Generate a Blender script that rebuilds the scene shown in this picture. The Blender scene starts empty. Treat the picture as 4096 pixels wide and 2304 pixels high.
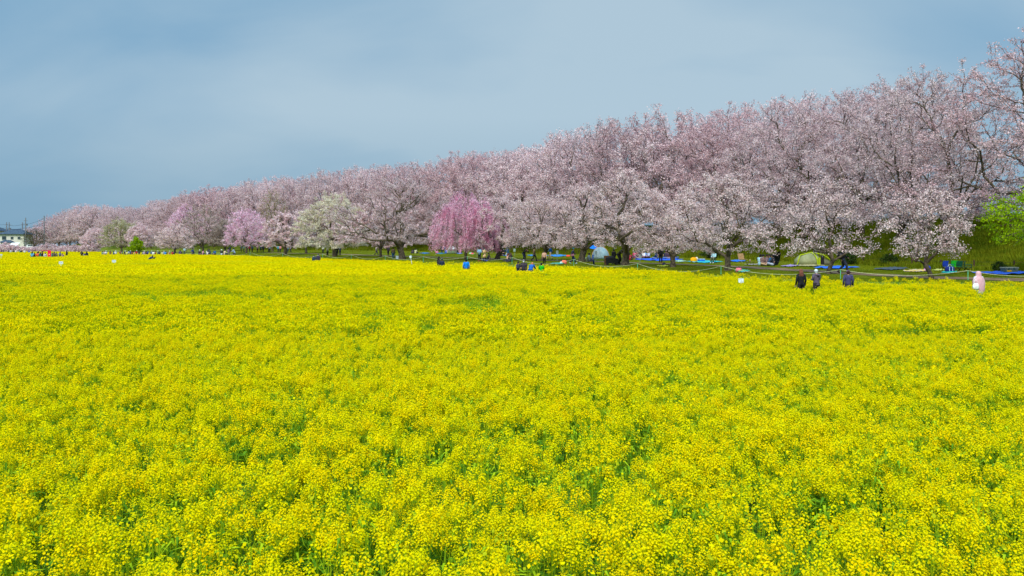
import bpy, bmesh, math, random
import numpy as np
from mathutils import Vector, Matrix
R = math.radians
PI = math.pi
scene = bpy.context.scene
COL = scene.collection
# ------------------------------------------------------------------ camera, sky, sun, exposure
F = 3186.0; CX = 2048.0; HY = 983.0; CH = 2.85       # focal length in photo pixels, horizon row, eye height
cam_d = bpy.data.cameras.new('camera'); cam = bpy.data.objects.new('camera', cam_d); COL.objects.link(cam)
cam.location = (0, 0, CH); cam.rotation_euler = (R(90), 0, 0)
cam_d.sensor_width = 36; cam_d.lens = 36 * F / 4096; cam_d.shift_y = -(1152 - HY) / 4096
cam_d.clip_start = 0.1; cam_d.clip_end = 8000
scene.camera = cam
W = bpy.data.worlds.new('World'); scene.world = W; W.use_nodes = True
SUN_EL, SUN_ROT = 50, 198
def build_sky():
    nt = W.node_tree; nt.nodes.clear(); N = nt.nodes.new; L = nt.links.new
    out = N('ShaderNodeOutputWorld'); bg = N('ShaderNodeBackground')
    sky = N('ShaderNodeTexSky'); sky.sky_type = 'NISHITA'; sky.sun_disc = False
    sky.sun_elevation = R(SUN_EL); sky.sun_rotation = R(SUN_ROT); sky.air_density = 1.5; sky.dust_density = 2.0
    tc = N('ShaderNodeTexCoord'); sep = N('ShaderNodeSeparateXYZ'); L(tc.outputs['Generated'], sep.inputs[0])
    def math_n(op, a, b=None, clamp=False):
        m = N('ShaderNodeMath'); m.operation = op; m.use_clamp = clamp
        for i, v in enumerate((a, b)):
            if v is None: continue
            if isinstance(v, (int, float)): m.inputs[i].default_value = v
            else: L(v, m.inputs[i])
        return m.outputs[0]
    zz = math_n('ADD', math_n('MAXIMUM', sep.outputs[2], 0.0), 0.40)
    cx = math_n('DIVIDE', sep.outputs[0], zz); cy = math_n('DIVIDE', sep.outputs[1], zz)
    cmb = N('ShaderNodeCombineXYZ'); L(cx, cmb.inputs[0]); L(cy, cmb.inputs[1])
    def noise(scale, off, det, sx=1.0, sy=1.0, rot=0.0):
        mp = N('ShaderNodeMapping'); mp.inputs['Location'].default_value = (off, off * .7, 0)
        mp.inputs['Scale'].default_value = (sx, sy, 1); mp.inputs['Rotation'].default_value = (0, 0, rot); L(cmb.outputs[0], mp.inputs[0])
        n = N('ShaderNodeTexNoise'); n.inputs['Scale'].default_value = scale; n.inputs['Detail'].default_value = det
        n.inputs['Roughness'].default_value = .48; n.inputs['Distortion'].default_value = .35
        L(mp.outputs[0], n.inputs['Vector']); return n.outputs['Fac']
    n1 = noise(.95, 7.7, 3, 1.0, .9, .5); n2 = noise(2.4, 9.1, 6, .7, 1.2, .35)
    s = math_n('ADD', math_n('MULTIPLY', n1, .62), math_n('MULTIPLY', n2, .38))
    # a thinner, brighter break in the cloud deck about the middle of the view
    vd = N('ShaderNodeVectorMath'); vd.operation = 'DISTANCE'; L(cmb.outputs[0], vd.inputs[0]); vd.inputs[1].default_value = (-.17, 1.78, 0)
    br = math_n('SUBTRACT', 1.0, math_n('DIVIDE', vd.outputs['Value'], .95), True)
    s = math_n('ADD', s, math_n('MULTIPLY', br, .27))
    ramp = N('ShaderNodeValToRGB'); L(s, ramp.inputs[0])
    e = ramp.color_ramp.elements; e[0].position = .42; e[0].color = (.20, .40, .60, 1); e[1].position = .70; e[1].color = (.44, .59, .71, 1)
    hz = math_n('SUBTRACT', 1.0, math_n('DIVIDE', sep.outputs[2], .16), True)
    mxh = N('ShaderNodeMixRGB'); L(math_n('MULTIPLY', hz, .75), mxh.inputs[0]); L(ramp.outputs[0], mxh.inputs[1]); mxh.inputs[2].default_value = (.205, .385, .54, 1)
    sc = N('ShaderNodeVectorMath'); sc.operation = 'SCALE'; L(sky.outputs[0], sc.inputs[0]); sc.inputs['Scale'].default_value = .35
    sc2 = N('ShaderNodeVectorMath'); sc2.operation = 'SCALE'; L(mxh.outputs[0], sc2.inputs[0]); sc2.inputs['Scale'].default_value = 10.0 / 2.33
    el = math_n('MAXIMUM', math_n('SUBTRACT', sep.outputs[2], .30), 0.0)      # an overcast deck is brighter towards the zenith
    gain = math_n('ADD', math_n('MULTIPLY', el, 3.2), 1.0); sc3 = N('ShaderNodeVectorMath'); sc3.operation = 'SCALE'; L(sc2.outputs[0], sc3.inputs[0]); L(gain, sc3.inputs['Scale']); sc2 = sc3
    mx = N('ShaderNodeMixRGB'); mx.inputs[0].default_value = .93; L(sc.outputs[0], mx.inputs[1]); L(sc2.outputs[0], mx.inputs[2])
    L(mx.outputs[0], bg.inputs[0]); bg.inputs[1].default_value = .1; L(bg.outputs[0], out.inputs[0])
build_sky()
sun_d = bpy.data.lights.new('sun', 'SUN'); sun = bpy.data.objects.new('sun', sun_d); COL.objects.link(sun)
sun_d.energy = 1.8; sun_d.angle = R(30); sun_d.color = (1.0, .93, .82)
sun.rotation_euler = (R(90 - SUN_EL), 0, R(180 - SUN_ROT)); sun.location = (-20, -20, 60)
scene.view_settings.view_transform = 'Standard'; scene.view_settings.look = 'None'
scene.view_settings.exposure = 1.22; scene.view_settings.gamma = 1.0
scene.view_settings.use_curve_mapping = False
scene.render.engine = 'CYCLES'
scene.cycles.max_bounces = 6; scene.cycles.diffuse_bounces = 3; scene.cycles.transmission_bounces = 3
# ------------------------------------------------------------------ helpers
def lin(c):
    return tuple(((v / 255) / 12.92 if v / 255 <= .04045 else ((v / 255 + .055) / 1.055) ** 2.4) for v in c)
_mats = {}
def mat(name, col, col2=None, scale=4.0, rough=.8, trans=0.0, bump=0.0, objrand=0.0, detail=3.0, coords='Object', spec=.25, bscale=None, lo=.38, hi=.62, rnd_col=None, contrast_noise=None):
    if name in _mats: return _mats[name]
    m = bpy.data.materials.new(name); m.use_nodes = True; nt = m.node_tree; N = nt.nodes.new; L = nt.links.new
    b = nt.nodes['Principled BSDF']; out = nt.nodes['Material Output']
    b.inputs['Roughness'].default_value = rough; b.inputs['Specular IOR Level'].default_value = spec
    c = None
    if coords == 'World':
        g = N('ShaderNodeNewGeometry'); vec = g.outputs['Position']
    else:
        tc = N('ShaderNodeTexCoord'); vec = tc.outputs['Object']
    if col2 is not None:
        n = N('ShaderNodeTexNoise'); n.inputs['Scale'].default_value = scale; n.inputs['Detail'].default_value = detail
        L(vec, n.inputs['Vector'])
        r = N('ShaderNodeValToRGB'); L(n.outputs['Fac'], r.inputs[0])
        r.color_ramp.elements[0].position = lo; r.color_ramp.elements[0].color = (*col, 1)
        r.color_ramp.elements[1].position = hi; r.color_ramp.elements[1].color = (*col2, 1)
        c = r.outputs[0]
    if rnd_col is not None:
        oi = N('ShaderNodeObjectInfo'); mx = N('ShaderNodeMixRGB'); L(oi.outputs['Random'], mx.inputs[0])
        if c is None: mx.inputs[1].default_value = (*col, 1)
        else: L(c, mx.inputs[1])
        mx.inputs[2].default_value = (*rnd_col, 1); c = mx.outputs[0]
    if objrand:
        oi = N('ShaderNodeObjectInfo'); mr = N('ShaderNodeMapRange'); L(oi.outputs['Random'], mr.inputs[0])
        mr.inputs[3].default_value = 1 - objrand; mr.inputs[4].default_value = 1 + objrand
        hs = N('ShaderNodeHueSaturation'); L(mr.outputs[0], hs.inputs['Value'])
        if c is None: hs.inputs['Color'].default_value = (*col, 1)
        else: L(c, hs.inputs['Color'])
        c = hs.outputs[0]
    if c is None: b.inputs['Base Color'].default_value = (*col, 1)
    else: L(c, b.inputs['Base Color'])
    if bump:
        n2 = N('ShaderNodeTexNoise'); n2.inputs['Scale'].default_value = bscale or scale * 3; n2.inputs['Detail'].default_value = 4
        L(vec, n2.inputs['Vector']); bp = N('ShaderNodeBump'); bp.inputs['Strength'].default_value = bump; bp.inputs['Distance'].default_value = .1
        L(n2.outputs['Fac'], bp.inputs['Height']); L(bp.outputs[0], b.inputs['Normal'])
    if trans:
        t = N('ShaderNodeBsdfTranslucent'); ms = N('ShaderNodeMixShader'); ms.inputs[0].default_value = trans
        if c is None: t.inputs[0].default_value = (*col, 1)
        else: L(c, t.inputs[0])
        L(b.outputs[0], ms.inputs[1]); L(t.outputs[0], ms.inputs[2]); L(ms.outputs[0], out.inputs[0])
    _mats[name] = m
    return m
def cmat(c, name='cloth', **k):
    key = name + '_%d_%d_%d' % tuple(c)
    l = lin(c); l2 = tuple(min(1, v * 1.25 + .004) for v in l)
    return mat(key, tuple(v * .85 for v in l), l2, scale=9.0, rough=k.get('rough', .85), bump=k.get('bump', .15))
def tag(o, label=None, cat=None, group=None, kind=None):
    if label: o['label'] = label
    if cat: o['category'] = cat
    if group: o['group'] = group
    if kind: o['kind'] = kind
    return o
def empty(name, loc=(0, 0, 0), rz=0.0, label=None, cat=None, group=None):
    o = bpy.data.objects.new(name, None); COL.objects.link(o); o.empty_display_size = .2
    o.location = loc; o.rotation_euler = (0, 0, rz); return tag(o, label, cat, group)
def link(name, me, mats, parent=None, loc=None):
    o = bpy.data.objects.new(name, me); COL.objects.link(o)
    if mats is not None:
        for m in (mats if isinstance(mats, (list, tuple)) else [mats]):
            if len(me.materials) < len(mats if isinstance(mats, (list, tuple)) else [mats]): me.materials.append(m)
    if parent: o.parent = parent
    if loc: o.location = loc
    return o
def pymesh(name, V, Fc, smooth=False, midx=None):
    me = bpy.data.meshes.new(name)
    V = V.tolist() if hasattr(V, 'tolist') else V; Fc = Fc.tolist() if hasattr(Fc, 'tolist') else Fc
    me.from_pydata(V, [], Fc)
    if midx is not None: me.polygons.foreach_set('material_index', np.asarray(midx, dtype=np.int32))
    if smooth: me.polygons.foreach_set('use_smooth', np.ones(len(me.polygons), dtype=bool))
    me.update(); return me
def linked(src, name, parent, omat=None):
    o = bpy.data.objects.new(name, src.data if hasattr(src, 'data') else src); COL.objects.link(o); o.parent = parent
    if omat is not None:
        o.material_slots[0].link = 'OBJECT'; o.material_slots[0].material = omat
    return o
class MB:
    def __init__(s): s.v = []; s.f = []
    def add(s, vs, fs):
        b = len(s.v); s.v += [tuple(v) for v in vs]; s.f += [tuple(i + b for i in f) for f in fs]; return s
    def box(s, c, d, rz=0.0, taper=1.0, rx=0.0):
        x, y, z = d[0] / 2, d[1] / 2, d[2] / 2; M = Matrix.Rotation(rz, 3, 'Z') @ Matrix.Rotation(rx, 3, 'X')
        vs = [Vector((a * x * (taper if k > 0 else 1), b * y * (taper if k > 0 else 1), k * z)) for k in (-1, 1) for a, b in ((-1, -1), (1, -1), (1, 1), (-1, 1))]
        return s.add([M @ v + Vector(c) for v in vs], [(0, 3, 2, 1), (4, 5, 6, 7), (0, 1, 5, 4), (1, 2, 6, 5), (2, 3, 7, 6), (3, 0, 4, 7)])
    def tube(s, pts, rad, n=6, cap=True, sx=1.0):
        pts = [Vector(p) for p in pts]; rad = rad if isinstance(rad, (list, tuple)) else [rad] * len(pts)
        vs = []; fs = []; up = None
        for i, p in enumerate(pts):
            d = (pts[min(i + 1, len(pts) - 1)] - pts[max(i - 1, 0)])
            d = d.normalized() if d.length > 1e-9 else Vector((0, 0, 1))
            if up is None: up = Vector((1, 0, 0)) if abs(d.x) < .9 else Vector((0, 1, 0))
            a = (up - d * up.dot(d)).normalized(); b = d.cross(a); up = a
            for k in range(n):
                t = 2 * PI * k / n; vs.append(p + a * math.cos(t) * rad[i] * sx + b * math.sin(t) * rad[i])
        for i in range(len(pts) - 1):
            for k in range(n): fs.append((i * n + k, i * n + (k + 1) % n, (i + 1) * n + (k + 1) % n, (i + 1) * n + k))
        if cap:
            fs.append(tuple(range(n - 1, -1, -1))); m = (len(pts) - 1) * n; fs.append(tuple(range(m, m + n)))
        return s.add(vs, fs)
    def loft(s, rings, n=12, cap=True):   # rings: (cx, cy, cz, rx, ry)
        vs = []; fs = []
        for (x, y, z, a, b) in rings:
            for k in range(n): t = 2 * PI * k / n; vs.append((x + a * math.cos(t), y + b * math.sin(t), z))
        for i in range(len(rings) - 1):
            for k in range(n): fs.append((i * n + k, i * n + (k + 1) % n, (i + 1) * n + (k + 1) % n, (i + 1) * n + k))
        if cap:
            fs.append(tuple(range(n - 1, -1, -1))); m = (len(rings) - 1) * n; fs.append(tuple(range(m, m + n)))
        return s.add(vs, fs)
    def ball(s, c, r, n=10, m=6, lo=-1.0):
        rings = []
        for i in range(m + 1):
            t = lo * PI / 2 + (PI / 2 - lo * PI / 2) * i / m
            k = max(.02, math.cos(t)); rings.append((c[0], c[1], c[2] + r[2] * math.sin(t), r[0] * k, r[1] * k))
        return s.loft(rings, n)
    def build(s, name, m, parent=None, smooth=False, loc=None):
        return link(name, pymesh(name, s.v, s.f, smooth), m, parent, loc)
# ------------------------------------------------------------------ the lie of the land
def smooth_poly(P, n=6):
    P = [np.array(p, float) for p in P]; out = []
    for i in range(len(P) - 1):
        p0 = P[max(i - 1, 0)]; p1 = P[i]; p2 = P[i + 1]; p3 = P[min(i + 2, len(P) - 1)]
        for k in range(n):
            t = k / n; out.append(.5 * ((2 * p1) + (-p0 + p2) * t + (2 * p0 - 5 * p1 + 4 * p2 - p3) * t * t + (-p0 + 3 * p1 - 3 * p2 + p3) * t ** 3))
    out.append(P[-1]); return np.array(out)
EDGE = smooth_poly([(36, -60), (33.5, 0), (30.5, 25), (27, 42), (19.5, 46), (15.2, 51), (10.8, 62.5), (5.6, 72), (-1.3, 85), (-13.8, 98), (-27, 116), (-50, 150), (-74, 182), (-98, 215), (-151, 275), (-193, 300), (-300, 345), (-520, 420)])
FOOT = smooth_poly([(42, -60, 1.2, 4.3), (38, 0, 1.2, 4.3), (36, 30, 1.2, 4.3), (34, 48, 1.19, 4.3), (32.2, 55, 1.19, 4.3), (28.6, 85, 1.25, 4.4), (23.8, 105, 1.33, 4.5), (6.4, 135, 1.5, 4.6), (-19, 175, 1.7, 4.6), (-70.7, 225, 1.7, 4.6), (-123, 275, 1.5, 4.4), (-175, 322, 1.2, 4.0), (-213, 352, 1.0, 2.0), (-250, 380, .9, .2), (-330, 430, .9, 0), (-520, 500, .9, 0)])
def sdist(P, X, Y):
    X = np.atleast_1d(np.asarray(X, float)); Y = np.atleast_1d(np.asarray(Y, float))
    best = np.full(X.shape, 1e18); sg = np.ones(X.shape); par = np.zeros(X.shape)
    for i in range(len(P) - 1):
        ax, ay = P[i][:2]; dx, dy = P[i + 1][0] - ax, P[i + 1][1] - ay; l2 = dx * dx + dy * dy
        t = np.clip(((X - ax) * dx + (Y - ay) * dy) / l2, 0, 1)
        ex, ey = X - (ax + t * dx), Y - (ay + t * dy); d = ex * ex + ey * ey
        m = d < best - 1e-9
        best = np.where(m, d, best); sg = np.where(m, np.where(dx * (Y - ay) - dy * (X - ax) < 0, 1.0, -1.0), sg); par = np.where(m, i + t, par)
    return sg * np.sqrt(best), par
def sstep(a, b, x): t = np.clip((x - a) / (b - a), 0, 1); return t * t * (3 - 2 * t)
def terrain(X, Y):
    X = np.atleast_1d(np.asarray(X, float)); Y = np.atleast_1d(np.asarray(Y, float))
    se, _ = sdist(EDGE, X, Y); sf, pf = sdist(FOOT, X, Y)
    zf = np.interp(pf, np.arange(len(FOOT)), FOOT[:, 2]); hb = np.interp(pf, np.arange(len(FOOT)), FOOT[:, 3])
    z = .85 * sstep(-1.6, .2, se)
    t = np.clip(se / np.maximum(se - sf, .01), 0, 1)
    z = np.where((se > 0) & (sf <= 0), .85 + (zf - .85) * t, z)
    bank = zf + hb * sstep(-2, 15.5, sf) - hb * sstep(-2, 15.5, 0.0) - (hb + zf - .6) * sstep(23, 40, sf)
    z = np.where((sf > 0), bank, z)
    z = z + np.where(sf > 0, .10 * np.sin(X * .9 + Y * .4) * np.sin(Y * .7 - X * .3) * sstep(0, 3, sf), 0) + .05 * np.sin(X * .31 + 1) * np.sin(Y * .23)
    return z, se, sf
def TZ(x, y): return float(terrain(x, y)[0][0])
_ys = np.concatenate([np.arange(20, 120, .25), np.arange(120, 460, .5)])
def hit(px, py):
    X = (px - CX) / F * _ys; z = terrain(X, _ys)[0]; ray = CH - (py - HY) * _ys / F
    i = int(np.argmax(ray <= z)) if (ray <= z).any() else len(_ys) - 1
    return (float(X[i]), float(_ys[i]), float(z[i]))
def at(px, Y, dz=0.0):
    X = (px - CX) / F * Y; return (X, Y, TZ(X, Y) + dz)
def un(px, py, Y): return ((px - CX) / F * Y, Y, CH - (py - HY) * Y / F)
rng = np.random.default_rng(7); random.seed(7)
# ------------------------------------------------------------------ ground
M_soil = mat('field_soil', (.05, .12, .006), (.09, .18, .008), scale=1.5, coords='World', bump=.4)
M_lawn = mat('lawn_grass', (.10, .15, .002), (.18, .20, .004), scale=.35, coords='World', bump=.8, bscale=9, detail=8)
M_bank = mat('bank_grass', (.07, .14, .002), (.16, .20, .003), scale=.55, coords='World', bump=1.0, bscale=7, detail=8)
M_path = mat('dirt_path', (.13, .085, .045), (.21, .14, .08), scale=1.2, coords='World', bump=.5, bscale=14)
def build_ground():
    ang = np.concatenate([np.linspace(-52, 52, 420), np.linspace(56, 304, 60)]); ang = np.radians(ang)
    rad = np.concatenate([[.5, 1.5], np.geomspace(3, 620, 300), np.geomspace(700, 6000, 14)])
    A, Rr = np.meshgrid(ang, rad); X = (np.sin(A) * Rr).ravel(); Y = (np.cos(A) * Rr).ravel()
    z, se, sf = terrain(X, Y); n = len(ang); V = np.stack([X, Y, z], 1)
    i, j = np.meshgrid(np.arange(len(rad) - 1), np.arange(n), indexing='ij'); j2 = (j + 1) % n
    Q = np.stack([i * n + j, i * n + j2, (i + 1) * n + j2, (i + 1) * n + j], -1).reshape(-1, 4)[:, ::-1]
    fe = se[Q].mean(1); ff = sf[Q].mean(1)
    for nm, sel, m in (('field_ground', fe <= 0, M_soil), ('lawn', (fe > 0) & (ff <= 0), M_lawn), ('embankment', (fe > 0) & (ff > 0), M_bank)):
        q = Q[sel]; u, inv = np.unique(q, return_inverse=True)
        o = link(nm, pymesh(nm, V[u], inv.reshape(-1, 4), True), m); tag(o, kind='structure')
build_ground()
def build_path():
    L_ = [(4300, 1128), (4096, 1122), (3746, 1112), (3500, 1100), (3350, 1092), (3250, 1085.5), (3120, 1078), (3000, 1070), (2880, 1064.5), (2740, 1059), (2600, 1054), (2450, 1049.5), (2300, 1045), (2000, 1036), (1700, 1028), (1400, 1018.5), (1060, 1011.5)]
    U = [(hit(x, y)) for x, y in L_]
    P = smooth_poly([(u[0], u[1]) for u in U], 8); V = []; Fc = []; nn = 7
    for k in range(len(P)):
        a = P[max(k - 1, 0)]; b = P[min(k + 1, len(P) - 1)]; d = (b - a) / np.linalg.norm(b - a); nrm = np.array([d[1], -d[0]])
        w = 1.15 + .18 * math.sin(k * .9) + .12 * math.sin(k * 2.3)
        for s in range(nn):
            q = P[k] + nrm * (s / (nn - 1) - .5) * 2 * w * .8; V.append((q[0], q[1], .03))
    V = np.array(V); V[:, 2] += terrain(V[:, 0], V[:, 1])[0]
    for k in range(len(P) - 1):
        for s in range(nn - 1): Fc.append((k * nn + s, k * nn + s + 1, (k + 1) * nn + s + 1, (k + 1) * nn + s))
    tag(link('dirt_path', pymesh('dirt_path', V, Fc, True), M_path), kind='structure'); return P
PATH = build_path()
# ------------------------------------------------------------------ scatter by geometry nodes (flowers, grass)
def scatter(name, pts, rz, sc, vi, protos, label):
    me = bpy.data.meshes.new(name); me.from_pydata(pts.tolist(), [], [])
    for nm, typ, arr in (('rz', 'FLOAT', rz), ('sc', 'FLOAT', sc), ('vi', 'INT', vi)):
        a = me.attributes.new(nm, typ, 'POINT'); a.data.foreach_set('value', arr)
    o = bpy.data.objects.new(name, me); COL.objects.link(o)
    ng = bpy.data.node_groups.new(name, 'GeometryNodeTree')
    ng.interface.new_socket('Geometry', in_out='INPUT', socket_type='NodeSocketGeometry')
    ng.interface.new_socket('Geometry', in_out='OUTPUT', socket_type='NodeSocketGeometry')
    N = ng.nodes.new; L = ng.links.new
    gi = N('NodeGroupInput'); go = N('NodeGroupOutput'); ip = N('GeometryNodeInstanceOnPoints'); jg = N('GeometryNodeJoinGeometry')
    for p in reversed(protos):
        oi = N('GeometryNodeObjectInfo'); oi.inputs['Object'].default_value = p; oi.inputs['As Instance'].default_value = True
        L(oi.outputs['Geometry'], jg.inputs[0])
    def attr(nm, typ):
        a = N('GeometryNodeInputNamedAttribute'); a.data_type = typ; a.inputs['Name'].default_value = nm; return a.outputs['Attribute']
    cb = N('ShaderNodeCombineXYZ'); L(attr('rz', 'FLOAT'), cb.inputs[2])
    L(gi.outputs[0], ip.inputs['Points']); L(jg.outputs[0], ip.inputs['Instance']); ip.inputs['Pick Instance'].default_value = True
    L(attr('vi', 'INT'), ip.inputs['Instance Index']); L(cb.outputs[0], ip.inputs['Rotation']); L(attr('sc', 'FLOAT'), ip.inputs['Scale'])
    L(ip.outputs[0], go.inputs[0])
    md = o.modifiers.new('scatter', 'NODES'); md.node_group = ng
    o['label'] = label; o['kind'] = 'stuff'; o['category'] = 'flowers' if 'flower' in name else 'grass'
    return o
def proto(name, me): return bpy.data.objects.new(name, me)
def quads_at(C, size, r, nb=None, flat=0.0):
    n = len(C); a = r.normal(size=(n, 3)); a[:, 2] *= (1 - flat)
    a /= np.linalg.norm(a, axis=1)[:, None]; b = r.normal(size=(n, 3)); b[:, 2] *= (1 - flat); b -= (a * b).sum(1)[:, None] * a; b /= np.linalg.norm(b, axis=1)[:, None]
    s = (size * r.uniform(.6, 1.25, n))[:, None] * .5
    V = np.stack([C - a * s, C - b * s * .8, C + a * s, C + b * s * .8], 1).reshape(-1, 3)
    return V, np.arange(4 * n).reshape(n, 4)
M_petal = mat('rape_petal', (.85, .61, .0), (.88, .72, .004), scale=9, trans=.30, rough=.9, rnd_col=(.74, .69, .002), spec=.0)
M_bud = mat('rape_bud', (.36, .42, .004), (.50, .52, .006), scale=9, trans=.25, spec=.1)
M_stem = mat('rape_stem', (.25, .42, .004), (.38, .54, .006), scale=5, trans=.25, spec=.15)
M_leaf = mat('rape_leaf', (.08, .24, .006), (.15, .34, .008), scale=5, trans=.3, spec=.2)
FM = [M_petal, M_bud, M_stem, M_leaf]
class Plant:
    def __init__(s): s.v = []; s.f = []; s.m = []
    def add(s, V, Fc, mi):
        b = len(s.v); s.v += [tuple(v) for v in V]; s.f += [tuple(int(i) + b for i in f) for f in Fc]; s.m += [mi] * len(Fc)
    def stalk(s, p, q, r0, mi=2, bend=.02, rr=None):
        p = np.array(p, float); q = np.array(q, float); m = (p + q) / 2 + rr.normal(size=3) * bend
        for a, b, r in ((p, m, r0), (m, q, r0 * .7)):
            o = [np.array([math.cos(t), math.sin(t), 0]) * r for t in (0, 2.1, 4.2)]
            s.add([a + k for k in o] + [b + k * .8 for k in o], [(0, 1, 4, 3), (1, 2, 5, 4), (2, 0, 3, 5)], mi)
    def leaf(s, p, dirxy, ln, wd, rise, mi=3):
        p = np.array(p, float); d = np.array([math.cos(dirxy), math.sin(dirxy), 0]); n = np.array([-d[1], d[0], 0])
        a = p + d * ln * .5 + np.array([0, 0, rise]); b = p + d * ln + np.array([0, 0, rise * .3])
        s.add([p, a + n * wd, b, a - n * wd], [(0, 1, 2, 3)], mi)
    def mesh(s, name):
        me = pymesh(name, s.v, s.f, False, s.m)
        for m in FM: me.materials.append(m)
        return me
def near_plant(k):
    r = np.random.default_rng(100 + k); P = Plant(); H = r.uniform(.74, .9)
    top = np.array([r.normal() * .03, r.normal() * .03, H]); P.stalk((0, 0, 0), top, .006, rr=r)
    heads = [top]
    for i in range(r.integers(4, 7)):
        t = r.uniform(.45, .8); a = r.uniform(0, 6.28); q = np.array([math.cos(a), math.sin(a), 0]) * r.uniform(.05, .15) + np.array([0, 0, H * r.uniform(.84, 1.04)])
        P.stalk(top * t, q, .0035, rr=r); heads.append(q)
    for h in heads:
        big = r.uniform(.75, 1.2); n = int(r.integers(22, 34))
        for i in range(n):
            t = i / n; a = i * 2.4 + r.uniform(-.3, .3); rad = .044 * big * math.sqrt(1 - t * .85); c = h + np.array([math.cos(a) * rad, math.sin(a) * rad, -.075 * big + .095 * big * t + r.normal() * .006])
            nn = np.array([math.cos(a) * .8, math.sin(a) * .8, .55 + t]) + r.normal(size=3) * .25; nn /= np.linalg.norm(nn)
            u = np.cross(nn, r.normal(size=3)); u /= np.linalg.norm(u); v = np.cross(nn, u); s = .0088 * big * r.uniform(.8, 1.2)
            k2 = nn * s * .35
            P.add([c + u * s + v * s * .42 + k2, c - u * s + v * s * .42 + k2, c - u * s - v * s * .42, c + u * s - v * s * .42], [(0, 1, 2, 3)], 0)
            P.add([c + v * s + u * s * .42 + k2, c - v * s + u * s * .42, c - v * s - u * s * .42 + k2, c + v * s - u * s * .42], [(0, 1, 2, 3)], 0)
        C = h + np.stack([r.normal(size=6) * .009, r.normal(size=6) * .009, .02 * big + r.normal(size=6) * .006], 1)
        V, Fc = quads_at(C, .012, r); P.add(V, Fc, 1)
        for i in range(5):      # seed pods and pedicels below the blooms
            a = r.uniform(0, 6.28); z0 = h + np.array([0, 0, -.05 - .02 * i]); P.leaf(z0, a, .05, .0022, .02, 2)
    for i in range(7): P.leaf((0, 0, H * r.uniform(.1, .72)), r.uniform(0, 6.28), r.uniform(.12, .24), r.uniform(.012, .03), r.uniform(-.02, .08))
    return P.mesh('flower_plant')
def mid_clump(k):
    r = np.random.default_rng(200 + k); P = Plant()
    for i in range(13):
        x, y = r.uniform(-.27, .27, 2); H = r.uniform(.7, .92)
        for j in range(r.integers(4, 7)):
            h = np.array([x + r.normal() * .07, y + r.normal() * .07, H + r.normal() * .06])
            C = h + r.normal(size=(6, 3)) * np.array([.02, .02, .02]); V, Fc = quads_at(C, .042, r); P.add(V, Fc, 0)
            P.leaf(h + np.array([0, 0, -.18]), r.uniform(0, 6.28), .03, .006, .17, 2)
        V, Fc = quads_at(np.array([[x, y, H + .01]]) + r.normal(size=(2, 3)) * .03, .03, r); P.add(V, Fc, 1)
        P.stalk((x, y, 0), (x, y, H), .007, rr=r)
        for j in range(3): P.leaf((x, y, H * r.uniform(.3, .85)), r.uniform(0, 6.28), r.uniform(.1, .2), .022, r.uniform(0, .08))
    return P.mesh('flower_clump')
def far_clump(k):
    r = np.random.default_rng(300 + k); P = Plant(); n = 300
    C = np.stack([r.uniform(-.85, .85, n), r.uniform(-.85, .85, n), r.normal(.83, .075, n)], 1)
    V, Fc = quads_at(C, .10, r); P.add(V, Fc, 0)
    C = np.stack([r.uniform(-.85, .85, 70), r.uniform(-.85, .85, 70), r.uniform(.72, .88, 70)], 1); V, Fc = quads_at(C, .09, r); P.add(V, Fc, 1)
    C = np.stack([r.uniform(-.85, .85, 80), r.uniform(-.85, .85, 80), r.uniform(.35, .75, 80)], 1); V, Fc = quads_at(C, .2, r); P.add(V, Fc, 3)
    return P.mesh('flower_patch')
def green_clump(k):
    r = np.random.default_rng(400 + k); P = Plant(); n = 90
    for i in range(14):
        x, y = r.uniform(-.3, .3, 2); H = r.uniform(.55, .78); P.stalk((x, y, 0), (x, y, H), .006, rr=r)
        for j in range(5): P.leaf((x, y, H * r.uniform(.3, 1)), r.uniform(0, 6.28), r.uniform(.08, .18), .011, r.uniform(0, .1), 3 if j % 2 else 2)
    C = np.stack([r.uniform(-.3, .3, 26), r.uniform(-.3, .3, 26), r.normal(.72, .06, 26)], 1); V, Fc = quads_at(C, .035, r); P.add(V, Fc, 1)
    C = np.stack([r.uniform(-.3, .3, 22), r.uniform(-.3, .3, 22), r.normal(.76, .07, 22)], 1); V, Fc = quads_at(C, .04, r); P.add(V, Fc, 0)
    return P.mesh('green_clump')
def vnoise(X, Y, s, seed):
    r = np.random.default_rng(seed); g = r.uniform(0, 1, (64, 64)); x = X / s; y = Y / s
    xi = np.floor(x).astype(int); yi = np.floor(y).astype(int); fx = x - xi; fy = y - yi; fx = fx * fx * (3 - 2 * fx); fy = fy * fy * (3 - 2 * fy)
    G = lambda a, b: g[a % 64, b % 64]
    return (G(xi, yi) * (1 - fx) + G(xi + 1, yi) * fx) * (1 - fy) + (G(xi, yi + 1) * (1 - fx) + G(xi + 1, yi + 1) * fx) * fy
CLEAR = []     # spots people have trodden in the field (x, y, radius)
AISLE = smooth_poly([(-400, 84), (-55, 86), (-46, 93), (-33, 100), (-19, 95), (-4, 84), (8, 74)], 4)
def field_points(y0, y1, dens, seed, half=.72, marg=3):
    r = np.random.default_rng(seed); area = 0; out = []
    ymax = y1; wmax = half * ymax + marg; n = int(dens * (y1 - y0) * 2 * wmax)
    X = r.uniform(-wmax, wmax, n); Y = r.uniform(y0, y1, n); k = np.abs(X) < half * Y + marg; X = X[k]; Y = Y[k]
    se, _ = sdist(EDGE, X, Y); k = se < -.15; X = X[k]; Y = Y[k]; se = se[k]
    for (cx, cy, cr) in CLEAR:
        k = (X - cx) ** 2 + (Y - cy) ** 2 > cr * cr; X = X[k]; Y = Y[k]; se = se[k]
    return X, Y, se, r
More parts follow.
